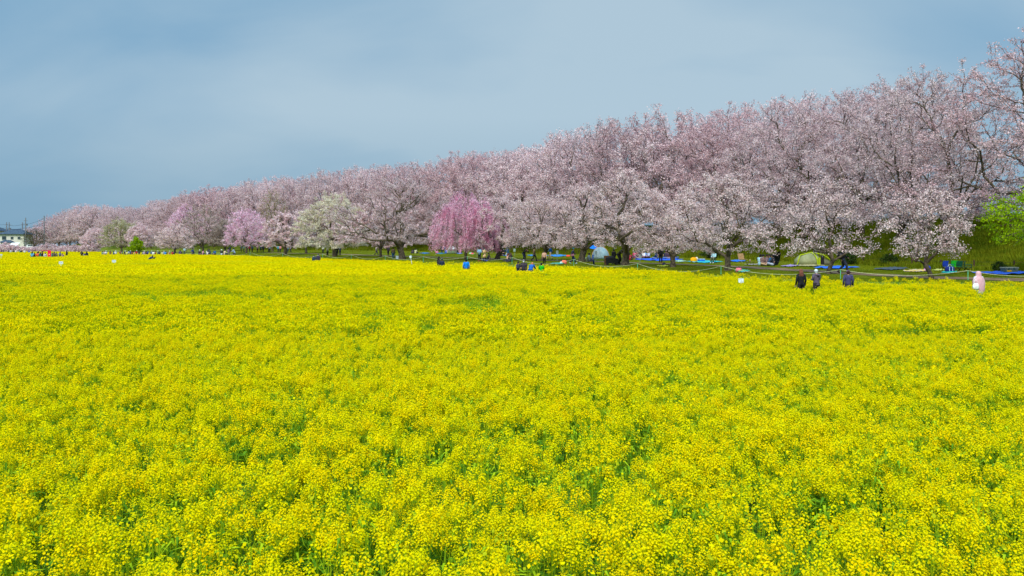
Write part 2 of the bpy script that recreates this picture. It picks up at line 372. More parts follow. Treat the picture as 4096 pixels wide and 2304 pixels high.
def build_field():
    pa = [proto('flower_plant', near_plant(k)) for k in range(9)]
    pb = [proto('flower_clump', mid_clump(k)) for k in range(6)] + [proto('green_clump', green_clump(k)) for k in range(2)]
    pc = [proto('flower_patch', far_clump(k)) for k in range(5)] + [proto('green_clump', green_clump(k + 5)) for k in range(2)]
    def hgt(X, Y): return .78 + .09 * vnoise(X, Y, 2.2, 5) + .05 * vnoise(X, Y, .7, 6)
    X, Y, se, r = field_points(2.8, 19, 50, 11)
    d = .55 * vnoise(X, Y, 1.3, 21) + .45 * vnoise(X, Y, .45, 22); k = r.uniform(0, 1, len(X)) < .36 + 1.1 * (d - .25); X, Y = X[k], Y[k]
    z = terrain(X, Y)[0]; n = len(X)
    scatter('near_flowers', np.stack([X, Y, z], 1), r.uniform(0, 6.28, n), hgt(X, Y) * r.uniform(.88, 1.1, n), r.integers(0, 9, n).astype(np.int32), pa,
            'yellow rapeseed flowers with green stems filling the near foreground')
    X, Y, se, r = field_points(2.8, 19, 4.5, 16); n = len(X)
    scatter('green_flower_stems', np.stack([X, Y, terrain(X, Y)[0]], 1), r.uniform(0, 6.28, n), r.uniform(.8, 1.02, n), r.integers(0, 2, n).astype(np.int32), pb[6:8],
            'green rapeseed stems, leaves and buds between the near flowers')
    X, Y, se, r = field_points(18.4, 58, 4.5, 12)
    n = len(X); d = .6 * vnoise(X, Y, 2.1, 31) + .4 * vnoise(X, Y, .8, 32); vi = np.where(d < .36, r.integers(6, 8, n), r.integers(0, 6, n)); vi = np.where(r.uniform(0, 1, n) < .05, 7, vi)
    z = terrain(X, Y)[0]; z = np.minimum(z, .05)
    ed = np.where(se > -2.2, r.uniform(.85, 1.12, n), 1.0)
    scatter('middle_flowers', np.stack([X, Y, z], 1), r.uniform(0, 6.28, n), hgt(X, Y) * r.uniform(.9, 1.08, n) * ed, vi.astype(np.int32), pb,
            'band of yellow rapeseed flowers across the middle of the field')
    X, Y, se, r = field_points(57, 345, 1.15, 13, .70, 4)
    n = len(X); d = .6 * vnoise(X, Y, 7, 41) + .4 * vnoise(X, Y, 2.5, 42); da = np.abs(sdist(AISLE, X, Y)[0])
    g = (r.uniform(0, 1, n) < np.where(d < .40, .34, .08)) | ((da < 2.2) & (r.uniform(0, 1, n) < .7)); k = ~((da < 1.6) & (r.uniform(0, 1, n) < .35)); vi = np.where(g, r.integers(5, 7, n), r.integers(0, 5, n))
    sc = np.where(g, 1.25, 1.0) * (.86 + .12 * vnoise(X, Y, 5, 43)) * r.uniform(.93, 1.07, n) * np.where((da < 2.0), .93, 1.0)
    z = terrain(X, Y)[0]; z = np.minimum(z, .05)
    z = np.where(g, z - .1, z)
    P = np.stack([X, Y, z], 1)[k]
    scatter('far_flowers', P, r.uniform(0, 6.28, len(P)), sc[k], vi[k].astype(np.int32), pc,
            'far sweep of yellow rapeseed flowers running to the horizon at left')
    # single taller stems along the field's lawn edge
    X, Y, se, r = field_points(38, 130, 5, 15, .7, 2); k = (se > -2.2); X, Y, se = X[k], Y[k], se[k]; n = len(X)
    scatter('edge_flowers', np.stack([X, Y, np.minimum(terrain(X, Y)[0], .05)], 1), r.uniform(0, 6.28, n), r.uniform(.86, 1.22, n), r.integers(0, 9, n).astype(np.int32), pa,
            'taller single rapeseed stems standing up along the lawn edge')
def tuft(k, h, nb, spread):
    r = np.random.default_rng(500 + k); V = []; Fc = []
    for i in range(nb):
        a = r.uniform(0, 6.28); x, y = r.normal(size=2) * spread; ln = h * r.uniform(.6, 1.2); d = np.array([math.cos(a), math.sin(a)]) * ln * r.uniform(.1, .6); w = .012 + .02 * h
        nx, ny = -math.sin(a) * w, math.cos(a) * w; b = len(V)
        V += [(x - nx, y - ny, 0), (x + nx, y + ny, 0), (x + d[0], y + d[1], ln)]; Fc.append((b, b + 1, b + 2))
    return proto('grass_tuft', pymesh('grass_tuft', V, Fc))
def build_grass():
    g = mat('grass_blade', (.085, .17, .002), (.18, .24, .003), scale=.5, coords='World', trans=.25, rnd_col=(.20, .20, .004), spec=.15)
    pr = [tuft(k, .30, 26, .16) for k in range(3)] + [tuft(k + 3, .03, 30, .2) for k in range(3)]
    for p in pr: p.data.materials.append(g)
    r = np.random.default_rng(51); n = 420000; Y = 38 + 190 * r.uniform(0, 1, n) ** 1.7; X = (r.uniform(-.35, .72, n)) * Y
    z, se, sf = terrain(X, Y); k = (se > 0) & (sf < 17); X, Y, z, se, sf = X[k], Y[k], z[k], se[k], sf[k]
    dp = np.abs(sdist(PATH, X, Y)[0]); k = dp > 1.2; X, Y, z, sf = X[k], Y[k], z[k], sf[k]
    k = r.uniform(0, 1, len(X)) < np.where(sf > 0, .5, .45); X, Y, z, sf = X[k], Y[k], z[k], sf[k]; n = len(X)
    vi = np.where(sf > -.6, r.integers(0, 3, n), r.integers(3, 6, n)); s = np.where(sf > -.6, r.uniform(.5, 1.25, n) * (.6 + .8 * vnoise(X, Y, 2.5, 61)), r.uniform(.6, 1.2, n)) * (1 + Y / 200)
    scatter('grass', np.stack([X, Y, z - .01], 1), r.uniform(0, 6.28, n), s, vi.astype(np.int32), pr, 'green grass of the lawn and the embankment slope')
# ------------------------------------------------------------------ trees
M_bark = mat('cherry_bark', (.06, .046, .032), (.16, .125, .08), scale=5, bump=.8, bscale=18)
M_bark2 = mat('pale_bark', (.08, .065, .035), (.15, .12, .06), scale=5, bump=.6, bscale=18)
M_twig = mat('cherry_twig', (.07, .042, .036), (.13, .08, .066), scale=3)
M_twigy = mat('yellow_twig', (.16, .13, .03), (.25, .20, .06), scale=3)
BL = {
 'bank': mat('blossom_bank', (.57, .375, .395), (.87, .715, .72), scale=1.1, trans=.30, objrand=.12, detail=6, spec=.05),
 'top': mat('blossom_top', (.50, .31, .335), (.78, .58, .595), scale=1.0, trans=.30, objrand=.12, detail=6, spec=.05),
 'white': mat('blossom_white', (.62, .43, .43), (.88, .73, .72), scale=2.2, trans=.28, detail=6, spec=.05),
 'pink': mat('blossom_pink', (.78, .33, .50), (.88, .60, .72), scale=1.6, trans=.30, detail=6, spec=.05),
 'soft': mat('blossom_soft_pink', (.76, .40, .56), (.90, .70, .79), scale=1.0, trans=.30, detail=6, spec=.05),
 'cream': mat('blossom_cream', (.58, .49, .33), (.84, .78, .64), scale=1.0, trans=.28, detail=6, spec=.05),
 'brown': mat('bud_brown', (.34, .24, .20), (.56, .46, .42), scale=1.5, trans=.2, detail=6, spec=.05),
 'olive': mat('leaf_olive', (.30, .28, .12), (.60, .56, .38), scale=.7, trans=.25, detail=5, spec=.05),
 'lime': mat('leaf_lime', (.16, .30, .002), (.38, .52, .004), scale=1.4, trans=.35, detail=5, spec=.1),
 'dark': mat('leaf_dark', (.02, .05, .006), (.05, .10, .01), scale=1.4, trans=.2, detail=5, spec=.1)}
def crown_tips(r, n, a, zb, zt, low=.75, inner=.3, b=None, lob=.28):
    t = r.uniform(0, 1, n) ** .85; b = b or a
    ph = r.uniform(0, 6.28, 4); th = r.uniform(0, 2 * PI, n)
    prof = np.where(t > .35, np.sqrt(np.clip(1 - ((t - .35) / .66) ** 2, 0, 1)), low + (1 - low) * t / .35)
    lobe = 1 + lob * (.5 * np.cos(2 * th + ph[0] + 3 * t) + .3 * np.cos(3 * th + ph[1]) + .35 * np.cos(5 * th + ph[2] + 4 * t))
    rr = np.where(r.uniform(0, 1, n) < inner, r.uniform(.15, .75, n), r.uniform(.7, 1.0, n)) * prof * lobe
    return np.stack([np.cos(th) * rr * a, np.sin(th) * rr * b, zb + (zt - zb) * t * (1 + .06 * np.sin(th * 4 + ph[3]))], 1)
def skeleton(r, tips, root, tr, wig=.1, first=None, lean=None):
    segs = []; N = len(tips)
    def rec(ix, pos, lev, d0):
        n = len(ix)
        if n <= 2:
            for i in ix:
                d = tips[i] - pos; m = pos + d * .5 + r.normal(size=3) * wig * .7 + np.array([0, 0, .05 * np.linalg.norm(d)])
                segs.append((pos, m, tr * max(.04, (1 / N) ** .47), .016, lev, 1)); segs.append((m, tips[i], .016, .009, lev, 2))
            return
        k = (first or 5) if lev == 0 else (3 if n > 8 else 2)
        T = tips[ix] - pos; ln = np.linalg.norm(T, axis=1)[:, None] + 1e-6; Dn = T / ln * 1.0 + T * .05
        c = Dn[r.choice(n, min(k, n), replace=False)]
        for _ in range(5):
            g = np.argmin(((Dn[:, None] - c[None]) ** 2).sum(2), 1)
            c = np.array([Dn[g == q].mean(0) if (g == q).any() else c[q] for q in range(len(c))])
        for q in range(len(c)):
            s = ix[g == q]
            if len(s) == 0: continue
            cen = tips[s].mean(0); d = cen - pos; L_ = np.linalg.norm(d); fr = .50 if lev == 0 else .46
            tgt = pos + d * fr + r.normal(size=3) * wig * L_ * .5; m = (pos + tgt) / 2 + r.normal(size=3) * wig * L_ * .35 + d0 * L_ * .06
            r0 = tr * (n / N) ** .5 * (.8 if lev else .85); r1 = tr * (len(s) / N) ** .5 * .85; r0 = min(r0, r1 * 1.5)
            segs.append((pos, m, r0, (r0 + r1) / 2, lev, 0)); segs.append((m, tgt, (r0 + r1) / 2, r1, lev, 0))
            dd = tgt - m; dd = dd / (np.linalg.norm(dd) + 1e-6); rec(s, tgt, lev + 1, dd)
    rec(np.arange(N), np.array(root, float), 0, np.array([0, 0, 1.0])); return segs
def tubes_mesh(segs, name, rmin=0, rmax=9):
    V = []; Fc = []
    for (a, b, r0, r1, lev, kind) in segs:
        if not (rmin <= r0 < rmax): continue
        n = 6 if r0 > .08 else (4 if r0 > .03 else 3)
        d = b - a; L_ = np.linalg.norm(d)
        if L_ < 1e-4: continue
        d = d / L_; u = np.cross(d, [0, 0, 1.0] if abs(d[2]) < .9 else [1.0, 0, 0]); u /= np.linalg.norm(u); v = np.cross(d, u); k = len(V)
        a2 = a - d * r0 * .3; b2 = b + d * r1 * .3
        for p, rr in ((a2, r0), (b2, r1)):
            for q in range(n): t = 2 * PI * q / n; V.append(tuple(p + (u * math.cos(t) + v * math.sin(t)) * rr))
        for q in range(n): Fc.append((k + q, k + (q + 1) % n, k + n + (q + 1) % n, k + n + q))
    return pymesh(name, V, Fc, True)
def blossom_pts(segs, n, r, spread=(.16, .16, .11), rmax=.05):
    S = [s for s in segs if s[2] < rmax]; A = np.array([s[0] for s in S]); B = np.array([s[1] for s in S]); w = np.linalg.norm(B - A, axis=1) * np.array([1.25 if s[5] == 2 else (1.0 if s[5] == 1 else .55) for s in S])
    i = r.choice(len(S), n, p=w / w.sum()); t = r.uniform(0, 1.08, n)[:, None]
    P = A[i] + (B[i] - A[i]) * t + r.normal(size=(n, 3)) * np.array(spread); return P
def make_tree(seed, H, a, zb, nt=420, nb=18000, size=.17, tr=.3, h0=1.6, trunk_bend=.3, weep=0, low=.75, bkind='bank', spikes=60, first=5, twigs=900, name='cherry', bark=None, twigm=None, inner=.3, b=None, spread=(.16, .16, .11), wig=.1, lob=.28, clump=0):
    """returns (trunk mesh, twig mesh, crown mesh)"""
    r = np.random.default_rng(seed)
    tips = crown_tips(r, nt, a, zb, H * .97, low, inner, b, lob)
    if clump:      # gather the twigs into flattened layers of blossom with gaps between
        m = max(14, nt // 13); c = tips[r.choice(nt, m, replace=False)]; g = np.argmin(((tips[:, None] - c[None]) ** 2).sum(2), 1)
        for q in range(m):
            w = g == q; cen = tips[w].mean(0); tips[w] += (cen - tips[w]) * np.array([clump * .7, clump * .7, min(.9, clump * 1.5)])
    if spikes:
        k = np.argsort(-tips[:, 2] + r.normal(size=nt) * H * .12)[:spikes]; d = tips[k] - np.array([0, 0, zb]); d /= np.linalg.norm(d, axis=1)[:, None]
        tips[k] += d * r.uniform(.05, .05 + .11 * H, (spikes, 1)) * np.array([.6, .6, 1.0])
    bx, by = r.normal(size=2) * trunk_bend * .5; top = np.array([bx, by, h0])
    base = []; pts = [np.array([0, 0, -.4]), np.array([0, 0, .15]), np.array([bx * .3, by * .3, h0 * .5]), top]; rd = [tr * 1.45, tr * 1.15, tr * .92, tr * .95]
    segs = [(pts[i], pts[i + 1], rd[i], rd[i + 1], -1, 0) for i in range(3)]
    sk = skeleton(r, tips, top, tr, wig, first)
    segs_all = segs + sk
    strands = []
    if weep:
        for i in range(weep):
            s = sk[r.integers(len(sk))]; p = s[1] + 0; out = np.array([p[0], p[1], 0]); out = out / (np.linalg.norm(out) + .1)
            q = p + out * .35 + np.array([0, 0, -.3]); e = q + out * .15 + np.array([r.normal() * .1, r.normal() * .1, -r.uniform(.6, 2.3)])
            e[2] = max(e[2], 1.0 + r.uniform(0, .5))
            strands += [(p, q, .01, .008, 9, 1), (q, e, .008, .005, 9, 2)]
    trunk = tubes_mesh(segs_all, 'trunk', .045)
    tw = tubes_mesh([s for s in segs_all + strands], 'twigs', 0, .045)
    P = blossom_pts((strands * 2 + sk) if weep else sk, nb, r, spread)
    V, Fc = quads_at(P, size, r); crown = pymesh('crown', V, Fc)
    trunk.materials.append(bark or M_bark); tw.materials.append(twigm or M_twig); crown.materials.append(BL[bkind])
    return trunk, tw, crown
def place_tree(name, parts, loc, rz, sc, label, group, cat='tree', bkind=None):
    o = empty(name, loc, rz, label, cat, group); o.scale = sc if hasattr(sc, '__len__') else (sc, sc, sc)
    for nm, me in zip(('trunk', 'branches', 'crown'), parts):
        c = bpy.data.objects.new(nm, me); COL.objects.link(c); c.parent = o
        if nm == 'crown' and bkind: c.material_slots[0].link = 'OBJECT'; c.material_slots[0].material = BL[bkind]
    return o
SKY = [(0, 40), (159, 88), (220, 125), (330, 160), (440, 160), (560, 155), (684, 198), (850, 225), (1018, 258), (1250, 275), (1431, 318), (1650, 325), (1908, 372), (2100, 405), (2464, 490), (2750, 518), (3021, 575), (3300, 612), (3657, 690), (3780, 720), (3900, 775), (4100, 800), (4600, 815)]
def offset_line(s):
    P = FOOT[:, :2]; D = np.gradient(P, axis=0); D /= np.linalg.norm(D, axis=1)[:, None]; return P + np.stack([D[:, 1], -D[:, 0]], 1) * s
def along(P, step, start=0.0):
    L_ = np.concatenate([[0], np.cumsum(np.linalg.norm(np.diff(P, axis=0), axis=1))]); s = np.arange(start, L_[-1], step)
    return np.stack([np.interp(s, L_, P[:, 0]), np.interp(s, L_, P[:, 1])], 1)
ORD = ['', 'first', 'second', 'third', 'fourth', 'fifth', 'sixth', 'seventh', 'eighth', 'ninth', 'tenth', 'eleventh', 'twelfth', 'thirteenth', 'fourteenth', 'fifteenth', 'sixteenth', 'seventeenth', 'eighteenth', 'nineteenth', 'twentieth']
def ordn(n):
    if n <= 20: return ORD[n]
    t = {20: 'twenty', 30: 'thirty', 40: 'forty', 50: 'fifty', 60: 'sixty', 70: 'seventy'}[n // 10 * 10]
    return (t + '-' + ORD[n % 10]) if n % 10 else t[:-1] + 'ieth'
def build_bank_trees():
    near = [make_tree(1000 + k, 15, 9.8, .9, nt=900, nb=42000, size=.125, tr=.34, h0=2.0, trunk_bend=.8, low=.95, clump=.33, spikes=110, spread=(.15, .15, .09)) for k in range(3)]
    var = [make_tree(1010 + k, 15, 9.6, .8, nt=620, nb=21000, size=.19, tr=.30, h0=1.8, trunk_bend=.8, low=.95, clump=.36, spikes=80, spread=(.2, .2, .13)) for k in range(5)]
    r = np.random.default_rng(77)
    rows = [('front crest row', 7.5, 8.0, 'bank', 1.0), ('rear crest row', 18.5, 8.5, 'top', 1.0), ('lower slope row', 3.2, 9.0, 'bank', .62)]
    for nm, s, step, bk, hf in rows:
        cnt = 0; pts = along(offset_line(s), step, 70 + r.uniform(0, 4))
        for (x, y) in pts:
            x += r.normal() * .8; y += r.normal() * .8
            if y < 40: continue
            px = CX + F * x / y
            if px > 4480 or px < 120 or y > 380: continue
            if hf < 1 and px > 2350: continue
            if hf < 1 and px < 420: continue
            if s > 15 and px > 3740: continue
            cnt += 1; z = TZ(x, y); h = np.interp(px, [q[0] for q in SKY], [q[1] for q in SKY]) * y / F + CH - z
            if s > 15: h *= r.uniform(.90, .97)
            elif hf == 1: h *= r.uniform(.89, 1.02)
            else: h = min(h * .72, r.uniform(8, 10.5))
            h = max(h, 4.0); wsc = min(1.3, max(.5, (h / 15) ** .55)) * r.uniform(.95, 1.12)
            v = near[r.integers(3)] if y < 112 else var[r.integers(5)]
            place_tree('cherry_tree', v, (x, y, z - .1), r.uniform(0, 6.28), (wsc, wsc, h / 15.0),
                       'pale pink cherry tree, embankment %s, %s tree from the right' % (nm, ordn(cnt)), 'blossoming cherries along the embankment',
                       bkind=('top' if (s > 15 or (hf == 1 and r.uniform() < .3)) else 'bank'))
def build_front_trees():
    G = 'blossom trees standing on the lawn'
    T = [  # px, base y or depth, height m, radius, kind, seed, trunk r, label
      (3725, 1115, None, 5.3, 2.2, 'white', 1, .13, 'small white cherry with slim straight trunk beside the picnic blanket, nearest to the camp chairs'),
      (3314, 1097, None, 6.3, 2.8, 'white', 2, .16, 'white cherry with forked trunk in front of the lime green tent'),
      (2911, 1083, None, 7.6, 4.2, 'white', 3, .26, 'broad white cherry with leaning trunk beside the turquoise sheet'),
      (2692, 1069, None, 6.6, 4.0, 'white', 4, .24, 'low spreading white cherry between the blue sheet and the turquoise sheet'),
      (2500, 1061, None, 8.6, 4.4, 'white', 5, .36, 'tall white cherry with thick forked trunk just right of the white dome tent'),
      (2326, 1047, None, 9.0, 4.5, 'white', 6, .38, 'wide white cherry with stout trunk just left of the white dome tent'),
      (2172, 1044, None, 8.6, 4.6, 'white', 7, .26, 'white cherry with branches drooping over the walkers, right of the forked tree'),
      (1989, 1040, None, 8.4, 5.0, 'white', 8, .36, 'white cherry with a boldly forked trunk right of the pink weeping cherry'),
      (1609, 1037, None, 11.6, 6.8, 'bank', 9, .50, 'big old cherry with very thick trunk left of the pink weeping cherry'),
      (1523, 1030, None, 9.5, 5.2, 'bank', 10, .22, 'slender cherry just left of the very thick trunk'),
      (1140, 1021, None, 8.2, 3.4, 'bank', 12, .36, 'pinkish white cherry left of the cream blossom tree'),
    ]
    for (px, py, Y, H, rad, bk, sd, tr, lab) in T:
        p = hit(px, py) if Y is None else at(px, Y)
        nb = 26000 if bk == 'white' else 22000
        m = make_tree(2000 + sd, H, rad * (1.22 if sd < 3 or sd == 6 else 1.34), max(.9, H * .13), nt=int(240 + rad * 55), nb=int((.52 if sd < 3 else .85) * nb * (.32 + rad * rad / 22)), size=.105 if p[1] < 115 else .21, tr=tr, h0=max(.9, H * .14), trunk_bend=.5, low=1.05, bkind=bk, spikes=30, first=4, spread=(.11, .11, .075), inner=.5, wig=.17, lob=.5, clump=.3)
        place_tree('cherry_tree', m, (p[0], p[1], p[2] - .05), sd * 1.3, 1.0, lab, G)
    p = hit(1863, 1041); m = make_tree(2050, 8.2, 4.1, 2.0, nt=400, nb=60000, size=.10, tr=.17, h0=1.9, bkind='pink', spikes=15, weep=650, low=.8, spread=(.07, .07, .1))
    o = place_tree('weeping_cherry_tree', m, (p[0], p[1], p[2] - .05), .4, (1.15, 1.0, 1.04), 'bright pink weeping cherry with hanging strands, middle of the lawn', G)
    p = hit(1337, 1027); m = make_tree(2051, 10.2, 6.0, 1.4, nt=520, nb=36000, size=.15, tr=.34, h0=1.7, bkind='cream', spikes=20, low=.95, first=4)
    place_tree('cherry_tree', m, (p[0], p[1], p[2] - .05), .4, 1.0, 'cream yellow blossoming cherry with boughs sweeping to the grass', G)
    far = [(985, 184, 9.8, 6.0, 'soft', 'round lavender pink cherry left of the yellow twigged tree'),
           (812, 215, 12.0, 7.4, 'brown', 'grey brown domed cherry barely in flower behind the seated crowd'),
           (742, 232, 12.5, 6.0, 'soft', 'pink blossoming cherry half hidden behind the grey brown domed tree'),
           (700, 205, 7.0, 5.6, 'white', 'low wide white cherry above the walkers at the field end'),
           (900, 218, 8.0, 4.0, 'brown', 'small brown budded cherry right of the grey brown domed tree'),
           (488, 240, 9.8, 6.0, 'olive', 'olive green and cream budding tree left of the lime green bush'),
           (385, 262, 7.5, 5.0, 'bank', 'pale cherry left of the olive green budding tree'),
           (560, 236, 8.0, 4.2, 'bank', 'pale cherry behind the lime green bush'),
           (1225, 168, 9.5, 5.4, 'bank', 'pale cherry behind the cream blossom tree')]
    for i, (px, Y, H, rad, bk, lab) in enumerate(far):
        m = make_tree(2100 + i, H, rad, H * .16, nt=420, nb=17000, size=.19, tr=.26, h0=H * .13, bkind=bk, spikes=30, low=.92, spread=(.2, .2, .12), twigm=(M_twigy if bk == 'olive' else None))
        place_tree('cherry_tree', m, at(px, Y, -.05), i * 1.1, 1.0, lab, G)
    m = make_tree(2200, 14.5, 4.6, 3.0, nt=700, nb=2200, size=.14, tr=.3, h0=1.2, bkind='olive', spikes=60, low=.4, bark=M_bark2, twigm=M_twigy)
    place_tree('bare_tree', m, at(1090, 196, -.05), .5, 1.0, 'nearly bare tree with upright yellowish twigs right of the lavender pink cherry', None)
    m = make_tree(2201, 8.3, 5.0, 2.4, nt=600, nb=1500, size=.2, tr=.3, h0=1.2, bkind='dark', spikes=40)
    place_tree('bare_tree', m, at(137, 296, -.05), .5, 1.0, 'dark leafless tree in front of the house corner', None)
    # lime green maple at the right edge and bushes
    m = make_tree(2202, 5.4, 4.9, 1.7, nt=360, nb=11500, size=.13, tr=.2, h0=1.4, bkind='lime', spikes=20, low=.85, spread=(.2, .2, .07), inner=.35)
    place_tree('maple_tree', m, at(4255, 46, -.05), .9, 1.0, 'fresh lime green maple leaning in at the right edge of the picture', None)
    m = make_tree(2203, 4.6, 2.1, .5, nt=160, nb=5200, size=.24, tr=.12, h0=.5, bkind='lime', spikes=10, low=.9)
    place_tree('bush', m, at(545, 222, -.05), .9, 1.0, 'bright lime green bush at the foot of the bank near the left crowd', None, 'bush')
    m2 = make_tree(2204, 2.6, 2.6, .25, nt=160, nb=4200, size=.2, tr=.08, h0=.3, bkind='bank', spikes=10, low=.95)
    for i, (px, Y, s) in enumerate([(78, 262, 1.15), (118, 268, 1.0), (158, 270, 1.1), (198, 268, 1.45), (236, 266, 1.05), (272, 264, 1.2), (308, 262, 1.25), (356, 258, 1.3), (16, 258, 1.5)]):
        place_tree('cherry_sapling', m2, at(px, Y, -.05), i * 2.0, (s, s, s), 'low young pink cherry at the far field edge, %s from the left' % ORD[(i + 1) % 9 + 1] if px != 16 else 'low young pink cherry in front of the grey wall at far left', 'young cherries along the far field edge', 'bush')
    m3 = make_tree(2205, 1.0, .8, .1, nt=90, nb=2600, size=.09, tr=.03, h0=.12, bkind='dark', spikes=6, low=.95, spread=(.08, .08, .06))
    for i, (px, py, s, lab) in enumerate([(3995, 1087, .6, 'dark green weed bush beside the grey storage box'), (3395, 1058, 1.1, 'dark green weed bush at the fence beside the walking man'), (2840, 1034, 1.5, 'dark green bush behind the man in the folding chair'), (3560, 1064, .9, 'dark green weed bush by a fence post left of the small white cherry')]):
        place_tree('bush', m3, hit(px, py), i, s, lab, None, 'bush')
# ------------------------------------------------------------------ people
POSES = {}
def pose(name, pel, che, nec, hea, sh, el, wr, hi, kn, an, to, el2=None, wr2=None, kn2=None, an2=None, to2=None):
    mir = lambda p: (-p[0], p[1], p[2])
    P = dict(pel=pel, che=che, nec=nec, hea=hea)
    for k, v, w in (('sh', sh, None), ('el', el, el2), ('wr', wr, wr2), ('hi', hi, None), ('kn', kn, kn2), ('an', an, an2), ('to', to, to2)):
        P[k + 'R'] = v; P[k + 'L'] = w if w else mir(v)
    POSES[name] = P
pose('stand', (0, 0, .93), (0, .01, 1.22), (0, 0, 1.45), (0, .03, 1.57), (.175, 0, 1.38), (.24, -.03, 1.11), (.25, .07, .87), (.09, 0, .9), (.1, .02, .5), (.1, -.02, .08), (.12, .13, .04))
pose('walk', (0, 0, .91), (0, .02, 1.21), (0, .03, 1.44), (0, .07, 1.56), (.175, .02, 1.37), (.24, -.14, 1.12), (.24, -.12, .88), (.09, 0, .88), (.1, .2, .5), (.1, .28, .09), (.11, .42, .08), (-.24, .12, 1.12), (-.2, .3, 1.0), (-.1, .02, .48), (-.1, -.3, .16), (-.11, -.18, .05))
pose('phone', (0, 0, .93), (0, .01, 1.22), (0, .01, 1.45), (0, .05, 1.57), (.175, 0, 1.38), (.22, .16, 1.15), (.06, .33, 1.35), (.09, 0, .9), (.1, .02, .5), (.1, -.02, .08), (.12, .13, .04))
pose('hold', (0, 0, .93), (0, .01, 1.22), (0, .01, 1.45), (0, .06, 1.56), (.175, 0, 1.38), (.24, .03, 1.12), (.08, .27, 1.12), (.09, 0, .9), (.1, .02, .5), (.1, -.02, .08), (.12, .13, .04))
pose('sit', (0, 0, .12), (0, .02, .40), (0, .05, .62), (0, .09, .74), (.175, .04, .56), (.23, .14, .33), (.1, .32, .25), (.1, .03, .12), (.3, .34, .2), (-.05, .40, .07), (-.17, .42, .05), None, None, (-.3, .34, .2), (.05, .47, .07), (.17, .5, .05))
pose('legs', (0, 0, .12), (0, -.05, .40), (0, -.03, .62), (0, .02, .74), (.175, -.03, .56), (.23, .08, .35), (.12, .3, .38), (.1, .03, .12), (.12, .42, .36), (.1, .74, .07), (.11, .86, .12))
pose('chair', (0, 0, .46), (0, -.04, .76), (0, -.04, .98), (0, .02, 1.09), (.175, -.04, .92), (.23, .08, .68), (.12, .3, .62), (.1, .03, .46), (.13, .44, .5), (.13, .48, .08), (.14, .62, .05))
pose('lean', (0, -.15, .9), (0, .12, 1.12), (0, .3, 1.24), (0, .40, 1.32), (.175, .24, 1.2), (.24, .36, .98), (.07, .58, 1.14), (.09, -.15, .88), (.1, .02, .5), (.1, -.12, .08), (.12, .03, .04))
pose('kneel', (0, -.12, .34), (0, .02, .62), (0, .08, .84), (0, .13, .95), (.175, .06, .78), (.22, .2, .56), (.1, .38, .5), (.1, -.1, .32), (.12, .28, .1), (.12, -.18, .08), (.12, -.3, .05))
def pv(P, k): return Vector(P[k])
def skin_body(P):
    names = ['pel', 'che', 'nec', 'hea', 'top', 'shR', 'elR', 'wrR', 'haR', 'shL', 'elL', 'wrL', 'haL', 'hiR', 'knR', 'anR', 'toR', 'hiL', 'knL', 'anL', 'toL']
    Q = {k: pv(P, k) for k in P}; up = (Q['hea'] - Q['nec']).normalized(); Q['top'] = Q['hea'] + up * .09
    for s in 'RL': Q['ha' + s] = Q['wr' + s] + (Q['wr' + s] - Q['el' + s]).normalized() * .08
    rad = dict(pel=(.15, .11), che=(.16, .11), nec=(.055, .055), hea=(.085, .095), top=(.07, .075))
    for s in 'RL':
        rad['sh' + s] = (.06, .06); rad['el' + s] = (.042, .042); rad['wr' + s] = (.027, .027); rad['ha' + s] = (.04, .02); rad['hi' + s] = (.09, .09); rad['kn' + s] = (.058, .058); rad['an' + s] = (.04, .04); rad['to' + s] = (.04, .03)
    ed = [('pel', 'che'), ('che', 'nec'), ('nec', 'hea'), ('hea', 'top')]
    for s in 'RL': ed += [('che', 'sh' + s), ('sh' + s, 'el' + s), ('el' + s, 'wr' + s), ('wr' + s, 'ha' + s), ('pel', 'hi' + s), ('hi' + s, 'kn' + s), ('kn' + s, 'an' + s), ('an' + s, 'to' + s)]
    me = bpy.data.meshes.new('body_base'); me.from_pydata([Q[n] for n in names], [(names.index(a), names.index(b)) for a, b in ed], [])
    o = bpy.data.objects.new('body_base', me); COL.objects.link(o); md = o.modifiers.new('skin', 'SKIN'); md.use_smooth_shade = True
    for i, n in enumerate(names): me.skin_vertices[0].data[i].radius = rad[n]
    me.skin_vertices[0].data[0].use_root = True
    sd = o.modifiers.new('sub', 'SUBSURF'); sd.levels = 1; sd.render_levels = 1
    dg = bpy.context.evaluated_depsgraph_get(); ev = o.evaluated_get(dg); m2 = bpy.data.meshes.new_from_object(ev)
    V = [tuple(v.co) for v in m2.vertices]; Fc = [tuple(p.vertices) for p in m2.polygons]
    bpy.data.objects.remove(o); mb = MB(); mb.add(V, Fc)
    fw = Vector((0, 1, 0)); h = Q['hea']            # nose, ears, fingers
    mb.tube([h + fw * .08 + up * .01, h + fw * .115 - up * .015, h + fw * .09 - up * .03], [.008, .014, .008], 5)
    for sx in (-1, 1): mb.ball(h + Vector((sx * .085, 0, 0)), (.012, .02, .03), 6, 4)
    for s in 'RL':
        d = (Q['ha' + s] - Q['wr' + s]).normalized(); side = d.cross(Vector((0, 1, 0)));
        side = side.normalized() if side.length > .05 else Vector((1, 0, 0)); n = side.cross(d)
        for i, ln in enumerate((.065, .078, .074, .058)):
            b = Q['ha' + s] + side * (i - 1.5) * .019; mb.tube([b - d * .02, b + d * ln * .55, b + d * ln * .8 - n * .022], [.009, .0085, .006], 5)
        b = Q['wr' + s] + d * .02; mb.tube([b + side * .02, b + side * .05 + d * .03, b + side * .055 + d * .06], [.011, .010, .007], 5)
    return pymesh('body', mb.v, mb.f, True)
def limb(mb, pts, rad, n=8): mb.tube(pts, rad, n)
